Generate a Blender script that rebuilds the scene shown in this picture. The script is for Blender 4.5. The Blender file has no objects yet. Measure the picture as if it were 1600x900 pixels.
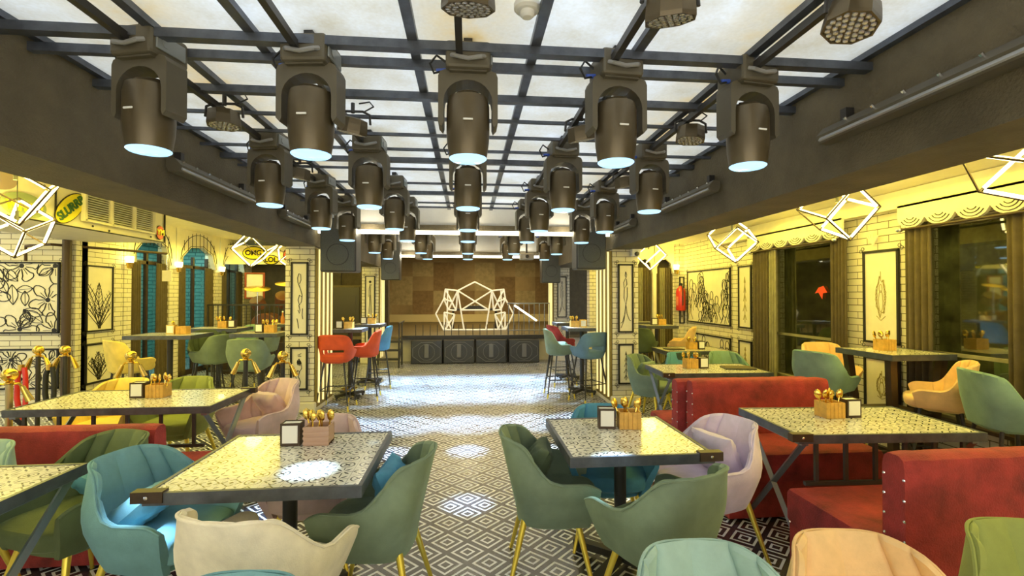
import bpy, math, random
from mathutils import Vector, Matrix, Euler
random.seed(7)
sc = bpy.context.scene
col = sc.collection
R = math.radians
PI = math.pi

# ------------------------------------------------------------------ camera, sky, exposure
cam = bpy.data.objects.new('camera', bpy.data.cameras.new('camera'))
col.objects.link(cam)
cam.location = (0, 0, 1.55)
cam.rotation_euler = (R(90.85), 0, R(-5.33))
cam.data.lens = 16.65
cam.data.sensor_width = 36
cam.data.clip_start = .05
sc.camera = cam
w = bpy.data.worlds.new('world'); sc.world = w; w.use_nodes = True
w.node_tree.nodes['Background'].inputs[0].default_value = (.78, .89, 1, 1)
w.node_tree.nodes['Background'].inputs[1].default_value = 2.0
sc.view_settings.view_transform = 'Standard'
sc.view_settings.look = 'None'
sc.view_settings.gamma = 1
sc.view_settings.use_curve_mapping = False
sc.view_settings.exposure = 0.58
sc.cycles.use_denoising = True
sc.cycles.max_bounces = 8
sc.cycles.diffuse_bounces = 5
sc.cycles.sample_clamp_indirect = 8
WARM = (1, .83, .10)
AISLE_W = 13      # watts inside each glowing cube pendant
def lamp(kind, loc, energy, color=(1, 1, 1), rot=(0, 0, 0), size=.1, sy=None, spot=None, blend=.3, parent=None, name='lamp_light'):
    d = bpy.data.lights.new(name, kind); d.energy = energy; d.color = color
    if kind == 'AREA':
        d.size = size
        if sy: d.shape = 'RECTANGLE'; d.size_y = sy
    else: d.shadow_soft_size = size
    if kind == 'SPOT': d.spot_size = spot; d.spot_blend = blend
    o = bpy.data.objects.new(name, d); col.objects.link(o); o.location = loc; o.rotation_euler = rot
    if parent: o.parent = parent
    return o
# warm fill light added to both side aisles, at their ceilings
for x, y, sx, sy, e in ((-3.3, 4.6, 1.5, 3.6, 36), (-6.1, 5.2, 1.3, 2.6, 20), (-3.85, 9, 2.4, 4, 40), (3.35, 4.2, 1.5, 3.6, 22), (3.3, 7.6, 1.5, 2.4, 17), (-3.85, 1, 2.6, 2.6, 24), (3.3, .8, 1.6, 2.6, 16)):
    lamp('AREA', (x, y, 2.5), e, WARM, (0, 0, 0), sx, sy, name='aisle_fill_light')
lamp('AREA', (0, -1.85, 1.75), 95, (.96, .96, 1), (R(-78), 0, 0), 7, 1.9, name='camera_fill_light')  # added fill from behind the camera, lifts surfaces facing it
lamp('AREA', (0, 9, 2.85), 34, (1, .8, .45), (0, 0, 0), 3, 3, name='dance_floor_light')
lamp('AREA', (.2, 13.6, 2.9), 75, (1, .76, .35), (0, 0, 0), 3.4, 3, name='stage_light')

# ------------------------------------------------------------------ material helper
MATS = {}
def N(nt, t, **k):
    n = nt.nodes.new(t)
    for a, b in k.items():
        if a.startswith('i_'):
            key = a[2:]
            n.inputs[int(key) if key.isdigit() else key.replace('_', ' ')].default_value = b
        else: setattr(n, a, b)
    return n
def c4(c): return (c[0], c[1], c[2], 1)
def srgb(r, g, b):
    f = lambda v: (v / 255 / 12.92) if v / 255 <= .04045 else ((v / 255 + .055) / 1.055) ** 2.4
    return (f(r), f(g), f(b))
def pm(name, base, rough=.5, metal=0, var=.0, vscale=8, bump=0, bscale=60, sheen=0, emit=None, es=1, coat=0, spec=.5):
    if name in MATS: return MATS[name]
    m = bpy.data.materials.new(name); m.use_nodes = True; nt = m.node_tree
    b = nt.nodes['Principled BSDF']
    b.inputs['Base Color'].default_value = c4(base); b.inputs['Roughness'].default_value = rough
    b.inputs['Metallic'].default_value = metal; b.inputs['Specular IOR Level'].default_value = spec
    b.inputs['Coat Weight'].default_value = coat
    if sheen:
        b.inputs['Sheen Weight'].default_value = sheen; b.inputs['Sheen Roughness'].default_value = .35
        b.inputs['Sheen Tint'].default_value = c4([min(1, v * 1.6 + .1) for v in base])
    tc = N(nt, 'ShaderNodeTexCoord')
    if var:
        n = N(nt, 'ShaderNodeTexNoise', i_Scale=vscale, i_Detail=5.0, i_Roughness=.6)
        nt.links.new(tc.outputs['Object'], n.inputs['Vector'])
        cr = N(nt, 'ShaderNodeMapRange', i_1=.3, i_2=.7, i_3=1 - var, i_4=1 + var)
        nt.links.new(n.outputs[0], cr.inputs[0])
        mx = N(nt, 'ShaderNodeVectorMath', operation='SCALE'); mx.inputs[0].default_value = base
        nt.links.new(cr.outputs[0], mx.inputs['Scale']); nt.links.new(mx.outputs[0], b.inputs['Base Color'])
    if bump:
        n = N(nt, 'ShaderNodeTexNoise', i_Scale=bscale, i_Detail=4.0)
        nt.links.new(tc.outputs['Object'], n.inputs['Vector'])
        bp = N(nt, 'ShaderNodeBump', i_Strength=bump, i_Distance=.01)
        nt.links.new(n.outputs[0], bp.inputs['Height']); nt.links.new(bp.outputs[0], b.inputs['Normal'])
    if emit:
        b.inputs['Emission Color'].default_value = c4(emit); b.inputs['Emission Strength'].default_value = es
    MATS[name] = m
    return m
def math_(nt, op, a, b=None, c=None):
    n = N(nt, 'ShaderNodeMath', operation=op)
    for i, v in enumerate((a, b, c)):
        if v is None: continue
        if isinstance(v, (int, float)): n.inputs[i].default_value = v
        else: nt.links.new(v, n.inputs[i])
    return n.outputs[0]

def N_range(nt, v, a, b):
    n = N(nt, 'ShaderNodeMapRange', i_1=a, i_2=b, i_3=0.0, i_4=1.0); nt.links.new(v, n.inputs[0]); return n.outputs[0]
def floor_material():
    m = bpy.data.materials.new('diamond_tiles'); m.use_nodes = True; nt = m.node_tree; b = nt.nodes['Principled BSDF']
    tc = N(nt, 'ShaderNodeTexCoord')
    mp = N(nt, 'ShaderNodeMapping'); mp.inputs['Rotation'].default_value = (0, 0, R(45)); s = 1 / .178
    mp.inputs['Scale'].default_value = (s, s, s)
    nt.links.new(tc.outputs['Object'], mp.inputs['Vector'])
    sp = N(nt, 'ShaderNodeSeparateXYZ'); nt.links.new(mp.outputs[0], sp.inputs[0])
    d = []
    for i in range(2):
        f = math_(nt, 'FRACT', sp.outputs[i]); d.append(math_(nt, 'ABSOLUTE', math_(nt, 'SUBTRACT', f, .5)))
    mm = math_(nt, 'MAXIMUM', d[0], d[1])
    def band(lo, hi): return math_(nt, 'MULTIPLY', math_(nt, 'GREATER_THAN', mm, lo), math_(nt, 'LESS_THAN', mm, hi))
    t = math_(nt, 'ADD', band(.325, .405), band(.115, .19))
    n = N(nt, 'ShaderNodeTexNoise', i_Scale=1.3, i_Detail=4.0); nt.links.new(tc.outputs['Object'], n.inputs['Vector'])
    mix = N(nt, 'ShaderNodeMix', data_type='RGBA'); nt.links.new(t, mix.inputs[0])
    mix.inputs[6].default_value = (.034, .032, .048, 1); mix.inputs[7].default_value = (.86, .87, .90, 1)
    nt.links.new(mix.outputs[2], b.inputs['Base Color'])
    nt.links.new(math_(nt, 'MULTIPLY_ADD', n.outputs[0], .14, .20), b.inputs['Roughness'])
    b.inputs['Specular IOR Level'].default_value = .9
    return m
def brick_material(name, base, line, bw=.26, bh=.072, mortar=.006, rough=.55):
    m = bpy.data.materials.new(name); m.use_nodes = True; nt = m.node_tree; b = nt.nodes['Principled BSDF']
    tc = N(nt, 'ShaderNodeTexCoord'); ge = N(nt, 'ShaderNodeNewGeometry')
    sp = N(nt, 'ShaderNodeSeparateXYZ'); nt.links.new(tc.outputs['Object'], sp.inputs[0])
    sn = N(nt, 'ShaderNodeSeparateXYZ'); nt.links.new(ge.outputs['True Normal'], sn.inputs[0])
    ax = math_(nt, 'GREATER_THAN', math_(nt, 'ABSOLUTE', sn.outputs[0]), .5)
    u = math_(nt, 'ADD', math_(nt, 'MULTIPLY', sp.outputs[1], ax), math_(nt, 'MULTIPLY', sp.outputs[0], math_(nt, 'SUBTRACT', 1, ax)))
    cb = N(nt, 'ShaderNodeCombineXYZ'); nt.links.new(u, cb.inputs[0]); nt.links.new(sp.outputs[2], cb.inputs[1])
    br = N(nt, 'ShaderNodeTexBrick', offset=.5); nt.links.new(cb.outputs[0], br.inputs['Vector'])
    br.inputs['Color1'].default_value = c4(base); br.inputs['Color2'].default_value = c4([v * .93 for v in base]); br.inputs['Mortar'].default_value = c4(line)
    br.inputs['Scale'].default_value = 1; br.inputs['Brick Width'].default_value = bw; br.inputs['Row Height'].default_value = bh
    br.inputs['Mortar Size'].default_value = mortar; br.inputs['Mortar Smooth'].default_value = .1
    nt.links.new(br.outputs[0], b.inputs['Base Color']); b.inputs['Roughness'].default_value = rough
    bp = N(nt, 'ShaderNodeBump', i_Strength=.3, i_Distance=.004); nt.links.new(math_(nt, 'SUBTRACT', 1, br.outputs['Fac']), bp.inputs['Height']); nt.links.new(bp.outputs[0], b.inputs['Normal'])
    return m
def table_material():
    m = bpy.data.materials.new('patchwork_tiles'); m.use_nodes = True; nt = m.node_tree; b = nt.nodes['Principled BSDF']
    tc = N(nt, 'ShaderNodeTexCoord')
    sp = N(nt, 'ShaderNodeSeparateXYZ'); nt.links.new(tc.outputs['Object'], sp.inputs[0])
    q, ce = [], []
    for i in range(2):
        v = math_(nt, 'DIVIDE', sp.outputs[i], .088)
        ce.append(math_(nt, 'FLOOR', v)); q.append(math_(nt, 'ABSOLUTE', math_(nt, 'SUBTRACT', math_(nt, 'FRACT', v), .5)))
    cb = N(nt, 'ShaderNodeCombineXYZ'); nt.links.new(ce[0], cb.inputs[0]); nt.links.new(ce[1], cb.inputs[1])
    wn = N(nt, 'ShaderNodeTexWhiteNoise', noise_dimensions='3D'); nt.links.new(cb.outputs[0], wn.inputs['Vector'])
    r = wn.outputs['Value']
    su = math_(nt, 'ADD', q[0], q[1]); mx = math_(nt, 'MAXIMUM', q[0], q[1])
    rad = math_(nt, 'SQRT', math_(nt, 'ADD', math_(nt, 'MULTIPLY', q[0], q[0]), math_(nt, 'MULTIPLY', q[1], q[1])))
    def lt(a, b): return math_(nt, 'LESS_THAN', a, b)
    def gt(a, b): return math_(nt, 'GREATER_THAN', a, b)
    def mul(*a):
        o = a[0]
        for v in a[1:]: o = math_(nt, 'MULTIPLY', o, v)
        return o
    def near(a, c, w): return lt(math_(nt, 'ABSOLUTE', math_(nt, 'SUBTRACT', a, c)), w)
    dif = math_(nt, 'ABSOLUTE', math_(nt, 'SUBTRACT', q[0], q[1])); mn = math_(nt, 'MINIMUM', q[0], q[1])
    pA = math_(nt, 'MAXIMUM', near(rad, .36, .035), mul(lt(rad, .22), lt(dif, .07)))
    pB = math_(nt, 'MAXIMUM', mul(near(su, .45, .05), gt(dif, .06)), lt(su, .13))
    pC = math_(nt, 'MAXIMUM', mul(lt(dif, math_(nt, 'MULTIPLY', math_(nt, 'SUBTRACT', .36, math_(nt, 'ABSOLUTE', math_(nt, 'SUBTRACT', su, .45))), .28)), near(su, .45, .33)), mul(lt(mn, .025), gt(mx, .2)))
    pD = math_(nt, 'MAXIMUM', mul(lt(mn, math_(nt, 'MULTIPLY', math_(nt, 'SUBTRACT', .22, math_(nt, 'ABSOLUTE', math_(nt, 'SUBTRACT', mx, .26))), .35)), near(mx, .26, .2)), near(su, .85, .06))
    def sel(p, lo, hi): return mul(p, gt(r, lo), lt(r, hi))
    blk = math_(nt, 'ADD', math_(nt, 'ADD', sel(pA, -1, .25), sel(pB, .25, .5)), math_(nt, 'ADD', sel(pC, .5, .78), sel(pD, .78, 2)))
    edge = math_(nt, 'GREATER_THAN', mx, .493)
    t = math_(nt, 'MAXIMUM', blk, edge)
    tint = N(nt, 'ShaderNodeMix', data_type='RGBA'); nt.links.new(math_(nt, 'GREATER_THAN', r, .62), tint.inputs[0])
    tint.inputs[6].default_value = (.03, .03, .035, 1); tint.inputs[7].default_value = (.16, .16, .17, 1)
    mix = N(nt, 'ShaderNodeMix', data_type='RGBA'); nt.links.new(t, mix.inputs[0]); mix.inputs[6].default_value = (.84, .82, .74, 1)
    nt.links.new(tint.outputs[2], mix.inputs[7]); nt.links.new(mix.outputs[2], b.inputs['Base Color'])
    b.inputs['Roughness'].default_value = .22; b.inputs['Coat Weight'].default_value = .4
    return m
def ceiling_material():
    m = bpy.data.materials.new('translucent_roof_sheet'); m.use_nodes = True; nt = m.node_tree
    out = nt.nodes['Material Output']; nt.nodes.remove(nt.nodes['Principled BSDF'])
    tc = N(nt, 'ShaderNodeTexCoord')
    n = N(nt, 'ShaderNodeTexNoise', i_Scale=2.2, i_Detail=8.0, i_Roughness=.7); nt.links.new(tc.outputs['Object'], n.inputs['Vector'])
    n2 = N(nt, 'ShaderNodeTexNoise', i_Scale=60.0, i_Detail=3.0); nt.links.new(tc.outputs['Object'], n2.inputs['Vector'])
    cr = N(nt, 'ShaderNodeValToRGB'); cr.color_ramp.elements[0].position = .3; cr.color_ramp.elements[0].color = (.74, .68, .56, 1)
    cr.color_ramp.elements[1].position = .62; cr.color_ramp.elements[1].color = (.93, .93, .93, 1)
    nt.links.new(math_(nt, 'ADD', math_(nt, 'MULTIPLY', n.outputs[0], .8), math_(nt, 'MULTIPLY', n2.outputs[0], .2)), cr.inputs[0])
    sp = N(nt, 'ShaderNodeSeparateXYZ'); nt.links.new(tc.outputs['Object'], sp.inputs[0])
    st = math_(nt, 'MULTIPLY', N_range(nt, n.outputs[0], .42, .66), N_range(nt, math_(nt, 'ABSOLUTE', math_(nt, 'SUBTRACT', math_(nt, 'PINGPONG', math_(nt, 'ADD', sp.outputs[0], .01), .71), 0)), .3, .02))
    stm = N(nt, 'ShaderNodeMix', data_type='RGBA'); nt.links.new(st, stm.inputs[0]); nt.links.new(cr.outputs[0], stm.inputs[6]); stm.inputs[7].default_value = (.80, .62, .30, 1)
    d = N(nt, 'ShaderNodeBsdfDiffuse'); t = N(nt, 'ShaderNodeBsdfTranslucent'); mx = N(nt, 'ShaderNodeMixShader', i_0=.55)
    nt.links.new(stm.outputs[2], d.inputs[0]); nt.links.new(stm.outputs[2], t.inputs[0])
    nt.links.new(d.outputs[0], mx.inputs[1]); nt.links.new(t.outputs[0], mx.inputs[2]); nt.links.new(mx.outputs[0], out.inputs[0])
    return m
def glass_material(name, tint, refl=.18):
    m = bpy.data.materials.new(name); m.use_nodes = True; nt = m.node_tree
    out = nt.nodes['Material Output']; nt.nodes.remove(nt.nodes['Principled BSDF'])
    t = N(nt, 'ShaderNodeBsdfTransparent'); t.inputs[0].default_value = c4(tint)
    g = N(nt, 'ShaderNodeBsdfGlossy', i_Roughness=.03)
    lw = N(nt, 'ShaderNodeLayerWeight', i_Blend=.3)
    mx = N(nt, 'ShaderNodeMixShader'); nt.links.new(math_(nt, 'MULTIPLY_ADD', lw.outputs[0], .35, refl), mx.inputs[0])
    nt.links.new(t.outputs[0], mx.inputs[1]); nt.links.new(g.outputs[0], mx.inputs[2]); nt.links.new(mx.outputs[0], out.inputs[0])
    return m

M_floor = floor_material(); M_ceil = ceiling_material(); M_tile = table_material()
M_brick = brick_material('cream_painted_brick', (.82, .76, .60), (.13, .10, .05), mortar=.0038)
M_teal_brick = brick_material('teal_brick', (.24, .50, .46), (.07, .22, .22), .3, .09, .012)
M_glass = glass_material('window_glass', (.55, .55, .42)); M_glass2 = glass_material('door_glass', (.8, .9, .88), .06)
M_cream = pm('cream_paint', (.82, .76, .60), .6, var=.05)
M_white = pm('white_paint', (.85, .84, .80), .6, var=.04)
M_beam = pm('rough_black_paint', (.135, .11, .065), .75, var=.25, vscale=3, bump=.8, bscale=70)
M_black = pm('black_metal', (.035, .033, .033), .42, var=.15)
M_steel = pm('dark_steel_bar', (.10, .11, .135), .42, metal=.45, var=.3, vscale=12)
M_legst = pm('grey_steel_leg', (.26, .28, .32), .34, metal=.9)
M_body = pm('fixture_black', (.135, .105, .06), .34, metal=.45, var=.1, spec=.7)
M_yoke = pm('fixture_yoke', (.115, .10, .068), .5, var=.1)
M_lens = pm('lit_lens', (.2, .3, .4), .1, emit=(.32, .66, 1), es=1.3)
M_ledwhite = pm('lit_led_white', (.9, .9, .8), .4, emit=(1, .92, .62), es=5)
M_tube = pm('lit_lamp_tube', (1, .95, .7), .4, emit=(1, .84, .40), es=4)
M_coltube = pm('lit_column_tube', (1, .95, .7), .4, emit=(1, .82, .30), es=.62)
M_brass = pm('brass', (.80, .55, .12), .22, metal=1)
M_gold = pm('gold_leg_metal', (.95, .76, .12), .34, metal=.75)
M_chrome = pm('chrome', (.8, .8, .8), .12, metal=1)
M_wood = pm('caddy_wood', (.66, .38, .08), .5, var=.2, vscale=20)
M_dwood = pm('dark_wood', (.05, .028, .015), .45, var=.3)
M_paper = pm('white_paper', (.88, .88, .86), .7)
M_ink = pm('black_ink', (.012, .010, .010), .6)
M_panel = pm('cream_panel', (.84, .78, .62), .55, var=.05)
M_red = pm('red_velvet', srgb(156, 50, 48), .78, var=.5, vscale=6, bump=.5, bscale=140, sheen=.5)
M_curt = pm('brown_curtain', (.12, .09, .045), .85, var=.2)
M_greyc = pm('grey_curtain', (.30, .27, .16), .85, var=.2)
M_cable = pm('black_cable', (.02, .02, .02), .5)
M_redp = pm('red_enamel', (.62, .03, .02), .3, coat=.5)
M_back = pm('brown_backdrop', (.42, .31, .15), .8, var=.35, vscale=.9)
M_dark = pm('dark_brown_wall', (.11, .085, .045), .8, var=.2)
M_yel = pm('yellow_paint', (.85, .72, .03), .5)
M_grn = pm('green_paint', (.12, .30, .06), .5)
M_grill = pm('speaker_grille', (.10, .105, .095), .55, var=.3, vscale=120, bump=.5, bscale=300)
VEL = {}
def velvet(n, rgb, v=.16):
    if n not in VEL: VEL[n] = pm(n + '_velvet', srgb(*rgb), .8, var=v, vscale=6, bump=.15, bscale=200, sheen=.45)
    return VEL[n]
VC = dict(teal=(118, 166, 176), green=(124, 142, 120), cream=(247, 238, 218), pink=(218, 190, 190), lavender=(222, 206, 228), blue=(82, 150, 188),
          mint=(160, 190, 182), peach=(236, 196, 140), olive=(146, 156, 84), moss=(104, 118, 80), yellow=(232, 206, 110), orange=(214, 84, 40), red=(190, 48, 52),
          slate=(98, 130, 152), seagreen=(126, 158, 142), darkgreen=(76, 90, 66), sky=(90, 150, 185))
def V(n): return velvet(n, VC[n])

# ------------------------------------------------------------------ geometry helper
class MB:
    def __init__(s): s.v = []; s.f = []
    def add(s, vs, fs):
        k = len(s.v); s.v += [tuple(p) for p in vs]; s.f += [tuple(i + k for i in f) for f in fs]; return s
    def box(s, c, d, rot=None, taper=1):
        x, y, z = d[0] / 2, d[1] / 2, d[2] / 2
        vs = [Vector((sx * x * (taper if sz > 0 else 1), sy * y * (taper if sz > 0 else 1), sz * z)) for sz in (-1, 1) for sx, sy in ((-1, -1), (1, -1), (1, 1), (-1, 1))]
        if rot:
            m = Euler(rot).to_matrix(); vs = [m @ v for v in vs]
        vs = [v + Vector(c) for v in vs]
        return s.add(vs, [(3, 2, 1, 0), (4, 5, 6, 7), (0, 1, 5, 4), (1, 2, 6, 5), (2, 3, 7, 6), (3, 0, 4, 7)])
    def rbox(s, c, d, r=.01, rot=None):   # box with chamfered vertical and horizontal edges
        x, y, z = [k / 2 for k in d]; r = min(r, x * .9, y * .9, z * .9)
        rings = []
        for zz, ins in ((-z, r), (-z + r * .3, r * .3), (-z + r, 0), (z - r, 0), (z - r * .3, r * .3), (z, r)):
            X, Y = x - ins, y - ins; q = max(r - ins * .5, r * .4)
            ring = []
            for cx, cy, a0 in ((X - q, Y - q, 0), (-X + q, Y - q, 90), (-X + q, -Y + q, 180), (X - q, -Y + q, 270)):
                for a in (0, 45, 90): ring.append(Vector((cx + q * math.cos(R(a0 + a)), cy + q * math.sin(R(a0 + a)), zz)))
            rings.append(ring)
        m = Euler(rot).to_matrix() if rot else None
        vs = [((m @ p) if m else p) + Vector(c) for rg in rings for p in rg]; n = 12; fs = [tuple(range(n - 1, -1, -1))]
        for i in range(5):
            for j in range(n): fs.append((i * n + j, i * n + (j + 1) % n, (i + 1) * n + (j + 1) % n, (i + 1) * n + j))
        fs.append(tuple(5 * n + j for j in range(n)))
        return s.add(vs, fs)
    def tube(s, p0, p1, r0, r1=None, n=10, cap=True):
        r1 = r0 if r1 is None else r1; p0, p1 = Vector(p0), Vector(p1); d = (p1 - p0)
        if d.length < 1e-6: return s
        d.normalize(); a = d.orthogonal().normalized(); b = d.cross(a)
        off = PI / 4 if n == 4 else 0
        vs = [p + (a * math.cos(t * 2 * PI / n + off) + b * math.sin(t * 2 * PI / n + off)) * r for p, r in ((p0, r0), (p1, r1)) for t in range(n)]
        fs = [(i, (i + 1) % n, n + (i + 1) % n, n + i) for i in range(n)]
        if cap: fs += [tuple(range(n - 1, -1, -1)), tuple(range(n, 2 * n))]
        return s.add(vs, fs)
    def path(s, pts, r, n=6, closed=False):
        pts = [Vector(p) for p in pts]; L = len(pts)
        if L < 2: return s
        vs = []; prev = None
        for i, p in enumerate(pts):
            a = pts[i - 1] if (i or closed) else p; b = pts[(i + 1) % L] if (i < L - 1 or closed) else p
            d = (b - a).normalized() if (b - a).length > 1e-9 else Vector((0, 0, 1))
            u = d.orthogonal().normalized() if prev is None else (prev - d * prev.dot(d)).normalized()
            prev = u; v = d.cross(u)
            vs += [p + (u * math.cos(t * 2 * PI / n) + v * math.sin(t * 2 * PI / n)) * r for t in range(n)]
        fs = []
        for i in range(L if closed else L - 1):
            k = (i + 1) % L
            for j in range(n): fs.append((i * n + j, i * n + (j + 1) % n, k * n + (j + 1) % n, k * n + j))
        if not closed: fs += [tuple(range(n - 1, -1, -1)), tuple((L - 1) * n + j for j in range(n))]
        return s.add(vs, fs)
    def lathe(s, prof, c=(0, 0, 0), n=20, axis='z', sx=1, sy=1):
        vs = []
        for r, z in prof:
            for t in range(n):
                a = t * 2 * PI / n; p = (r * math.cos(a) * sx, r * math.sin(a) * sy, z)
                if axis == 'y': p = (p[0], p[2], p[1])
                if axis == 'x': p = (p[2], p[0], p[1])
                vs.append(Vector(p) + Vector(c))
        L = len(prof); fs = [(i * n + j, i * n + (j + 1) % n, (i + 1) * n + (j + 1) % n, (i + 1) * n + j) for i in range(L - 1) for j in range(n)]
        fs += [tuple(range(n - 1, -1, -1)), tuple((L - 1) * n + j for j in range(n))]
        return s.add(vs, fs)
    def prism(s, poly, a, b, axis='x'):   # poly in the two other axes, extruded between a and b
        def P(u, v, w): return {'x': (w, u, v), 'y': (u, w, v), 'z': (u, v, w)}[axis]
        n = len(poly); vs = [P(u, v, a) for u, v in poly] + [P(u, v, b) for u, v in poly]
        fs = [tuple(range(n - 1, -1, -1)), tuple(range(n, 2 * n))] + [(i, (i + 1) % n, n + (i + 1) % n, n + i) for i in range(n)]
        return s.add(vs, fs)
    def grid(s, fn, nu, nv, closed_u=False):
        vs = [fn(i / (nu if closed_u else nu - 1), j / (nv - 1)) for i in range(nu) for j in range(nv)]
        fs = [(i * nv + j, ((i + 1) % nu) * nv + j, ((i + 1) % nu) * nv + j + 1, i * nv + j + 1) for i in range(nu if closed_u else nu - 1) for j in range(nv - 1)]
        return s.add(vs, fs)
    def mesh(s, name, mat, smooth=False):
        me = bpy.data.meshes.new(name); me.from_pydata(s.v, [], s.f)
        import bmesh
        bm = bmesh.new(); bm.from_mesh(me); bmesh.ops.recalc_face_normals(bm, faces=bm.faces)
        if smooth:
            for f in bm.faces: f.smooth = True
            for e in bm.edges:
                if len(e.link_faces) == 2 and e.calc_face_angle() > R(38): e.smooth = False
        bm.to_mesh(me); bm.free()
        me.materials.append(mat); return me
CACHE = {}
def part(name, fn, mat, parent=None, key=None, smooth=False, loc=(0, 0, 0), rot=(0, 0, 0), mods=None, label=None):
    k = (key, mat.name) if key else None
    if k and k in CACHE: me = CACHE[k]
    else:
        b = MB(); r = fn(b) if callable(fn) else fn
        me = (r if isinstance(r, MB) else b).mesh(name, mat, smooth)
        if k: CACHE[k] = me
    o = bpy.data.objects.new(name, me); col.objects.link(o); o.location = loc; o.rotation_euler = rot
    if parent is not None: o.parent = parent
    if mods:
        for t, kw in mods:
            md = o.modifiers.new(t.lower(), t)
            for a, v in kw.items(): setattr(md, a, v)
    if label: o['label'] = label
    return o
def tag(o, label, cat, group=None):
    o['label'] = label; o['category'] = cat
    if group: o['group'] = group
    return o
def thing(name, label, cat, loc=(0, 0, 0), rotz=0, group=None, scale=1):
    o = bpy.data.objects.new(name, None); col.objects.link(o); o.location = loc; o.rotation_euler = (0, 0, rotz); o.empty_display_size = .05
    o.scale = (scale,) * 3
    return tag(o, label, cat, group)
def struct(name, fn, mat, smooth=False, parent=None):
    o = part(name, fn, mat, parent, smooth=smooth)
    if parent is None: o['kind'] = 'structure'
    return o
def B(c, d, rot=None): return lambda m: m.box(c, d, rot)
def text(s, size, mat, parent, loc, rot, name='lettering', ext=.004, sx=1):
    cu = bpy.data.curves.new(name, 'FONT'); cu.body = s; cu.size = size; cu.extrude = ext; cu.align_x = 'CENTER'; cu.align_y = 'CENTER'; cu.offset = .004
    cu.materials.append(mat); tmp = bpy.data.objects.new('tmp', cu); col.objects.link(tmp)
    bpy.context.view_layer.update(); me = bpy.data.meshes.new_from_object(tmp.evaluated_get(bpy.context.evaluated_depsgraph_get())); bpy.data.objects.remove(tmp)
    if not me.materials: me.materials.append(mat)
    o = bpy.data.objects.new(name, me); col.objects.link(o); o.location = loc; o.rotation_euler = rot; o.parent = parent; o.scale = (sx, 1, 1)
    return o

# ------------------------------------------------------------------ room shell
ZB, ZC = 2.19, 2.73          # beam soffit, roof sheet height
XL, XR = -5.3, 4.25          # side walls
ZL, ZR = 2.78, 2.56          # side aisle ceilings
struct('floor', B((-.6, 6.5, -.05), (16, 22, .1)), M_floor)
struct('ceiling', B((0, 2.2, ZC + .03), (4.1, 8.5, .012)), M_ceil)
for s in (-1, 1):
    struct('beam_left' if s < 0 else 'beam_right', lambda m: m.box((s * 2.2, 4.4, (ZB + 2.85) / 2), (.42, 13.6, 2.85 - ZB)), M_beam)
    struct('trim_' + ('1' if s < 0 else '2'), lambda m: m.box((s * 1.975, 2.2, ZC + .005), (.05, 8.5, .03)), M_steel)
struct('ceiling_left', B((-4.85, 5, ZL + .04), (4.9, 18, .08)), M_cream)
struct('ceiling_right', B((4.1, 5, ZR + .04), (3.4, 18, .08)), M_cream)
struct('ceiling_dance_floor', B((0, 8.75, 2.99), (4.2, 4.7, .08)), M_beam)
struct('ceiling_stage', B((.2, 14, 3.0), (7.4, 5.9, .1)), M_beam)
# behind the camera
struct('wall_front', B((-.6, -2.1, 1.45), (16, .2, 2.9)), M_cream)
# headers across the hall with white boards, dark lip and glowing tube
def header(y, z0, z1, wx0, wx1):
    o = struct('beam_header', lambda m: m.box(((wx0 + wx1) / 2, y + .12, (z0 + z1) / 2), (wx1 - wx0, .2, z1 - z0)), M_white)
    struct('beam_header_lip', lambda m: m.box(((wx0 + wx1) / 2, y + .1, z0 - .045), (wx1 - wx0, .26, .075)), M_beam)
    t = part('light_tube', lambda m: m.tube((wx0 + .02, y - .02, z0 - .11), (wx1 - .02, y - .02, z0 - .11), .028), M_ledwhite, smooth=True)
    for x in (-1.3, 0, 1.3): lamp('POINT', (x, y - .16, z0 - .12), 3.2, (1, .9, .66), size=.05, name='tube_glow')
    return t
tag(header(6.45, 2.50, 2.84, -1.98, 1.98), 'long glowing white tube below the near header over the dance floor', 'tube light')
tag(header(11.0, 2.55, 2.95, -1.98, 1.98), 'long glowing white tube below the far header over the stage front', 'tube light')
# columns: cream brick, with plinth; glowing vertical tubes on the inner flank
def column(x0, x1, y0, y1, zt=ZB):
    o = struct('column', lambda m: m.box(((x0 + x1) / 2, (y0 + y1) / 2, zt / 2), (x1 - x0, y1 - y0, zt)), M_brick)
    struct('column_plinth', lambda m: m.rbox(((x0 + x1) / 2, (y0 + y1) / 2, .07), (x1 - x0 + .06, y1 - y0 + .06, .14), .02), M_cream)
for s, yy, nm in ((-1, 6.48, 'near column on the arcade side'), (1, 6.48, 'near column on the window side'), (-1, 11.0, 'far column on the arcade side'), (1, 11.0, 'far column on the window side')):
    xa, xb = sorted((s * 2.02, s * 2.39)); dp = .75 if yy < 8 else .5
    column(xa, xb, yy, yy + dp)
    t = thing('column_light_strip', 'glowing yellow vertical tubes on the inner flank of the ' + nm, 'light strip', (s * 2.02, yy, 0))
    part('backing', lambda m: m.box((-s * .02, dp / 2, 1.12), (.03, dp - .02, 2.1)), pm('strip_backing', (.25, .18, .04), .6), t)
    for k in range(4 if dp > .6 else 3):
        part('light_tube', lambda m: m.tube((-s * .045, .06 + k * .19, .12), (-s * .045, .06 + k * .19, 2.16), .013, n=8), M_coltube, t, smooth=True, key='coltube%d%d' % (s, k))
    lamp('POINT', (s * 1.7, yy + .3, 1.3), 1, WARM, size=.3, name='column_glow')

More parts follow.
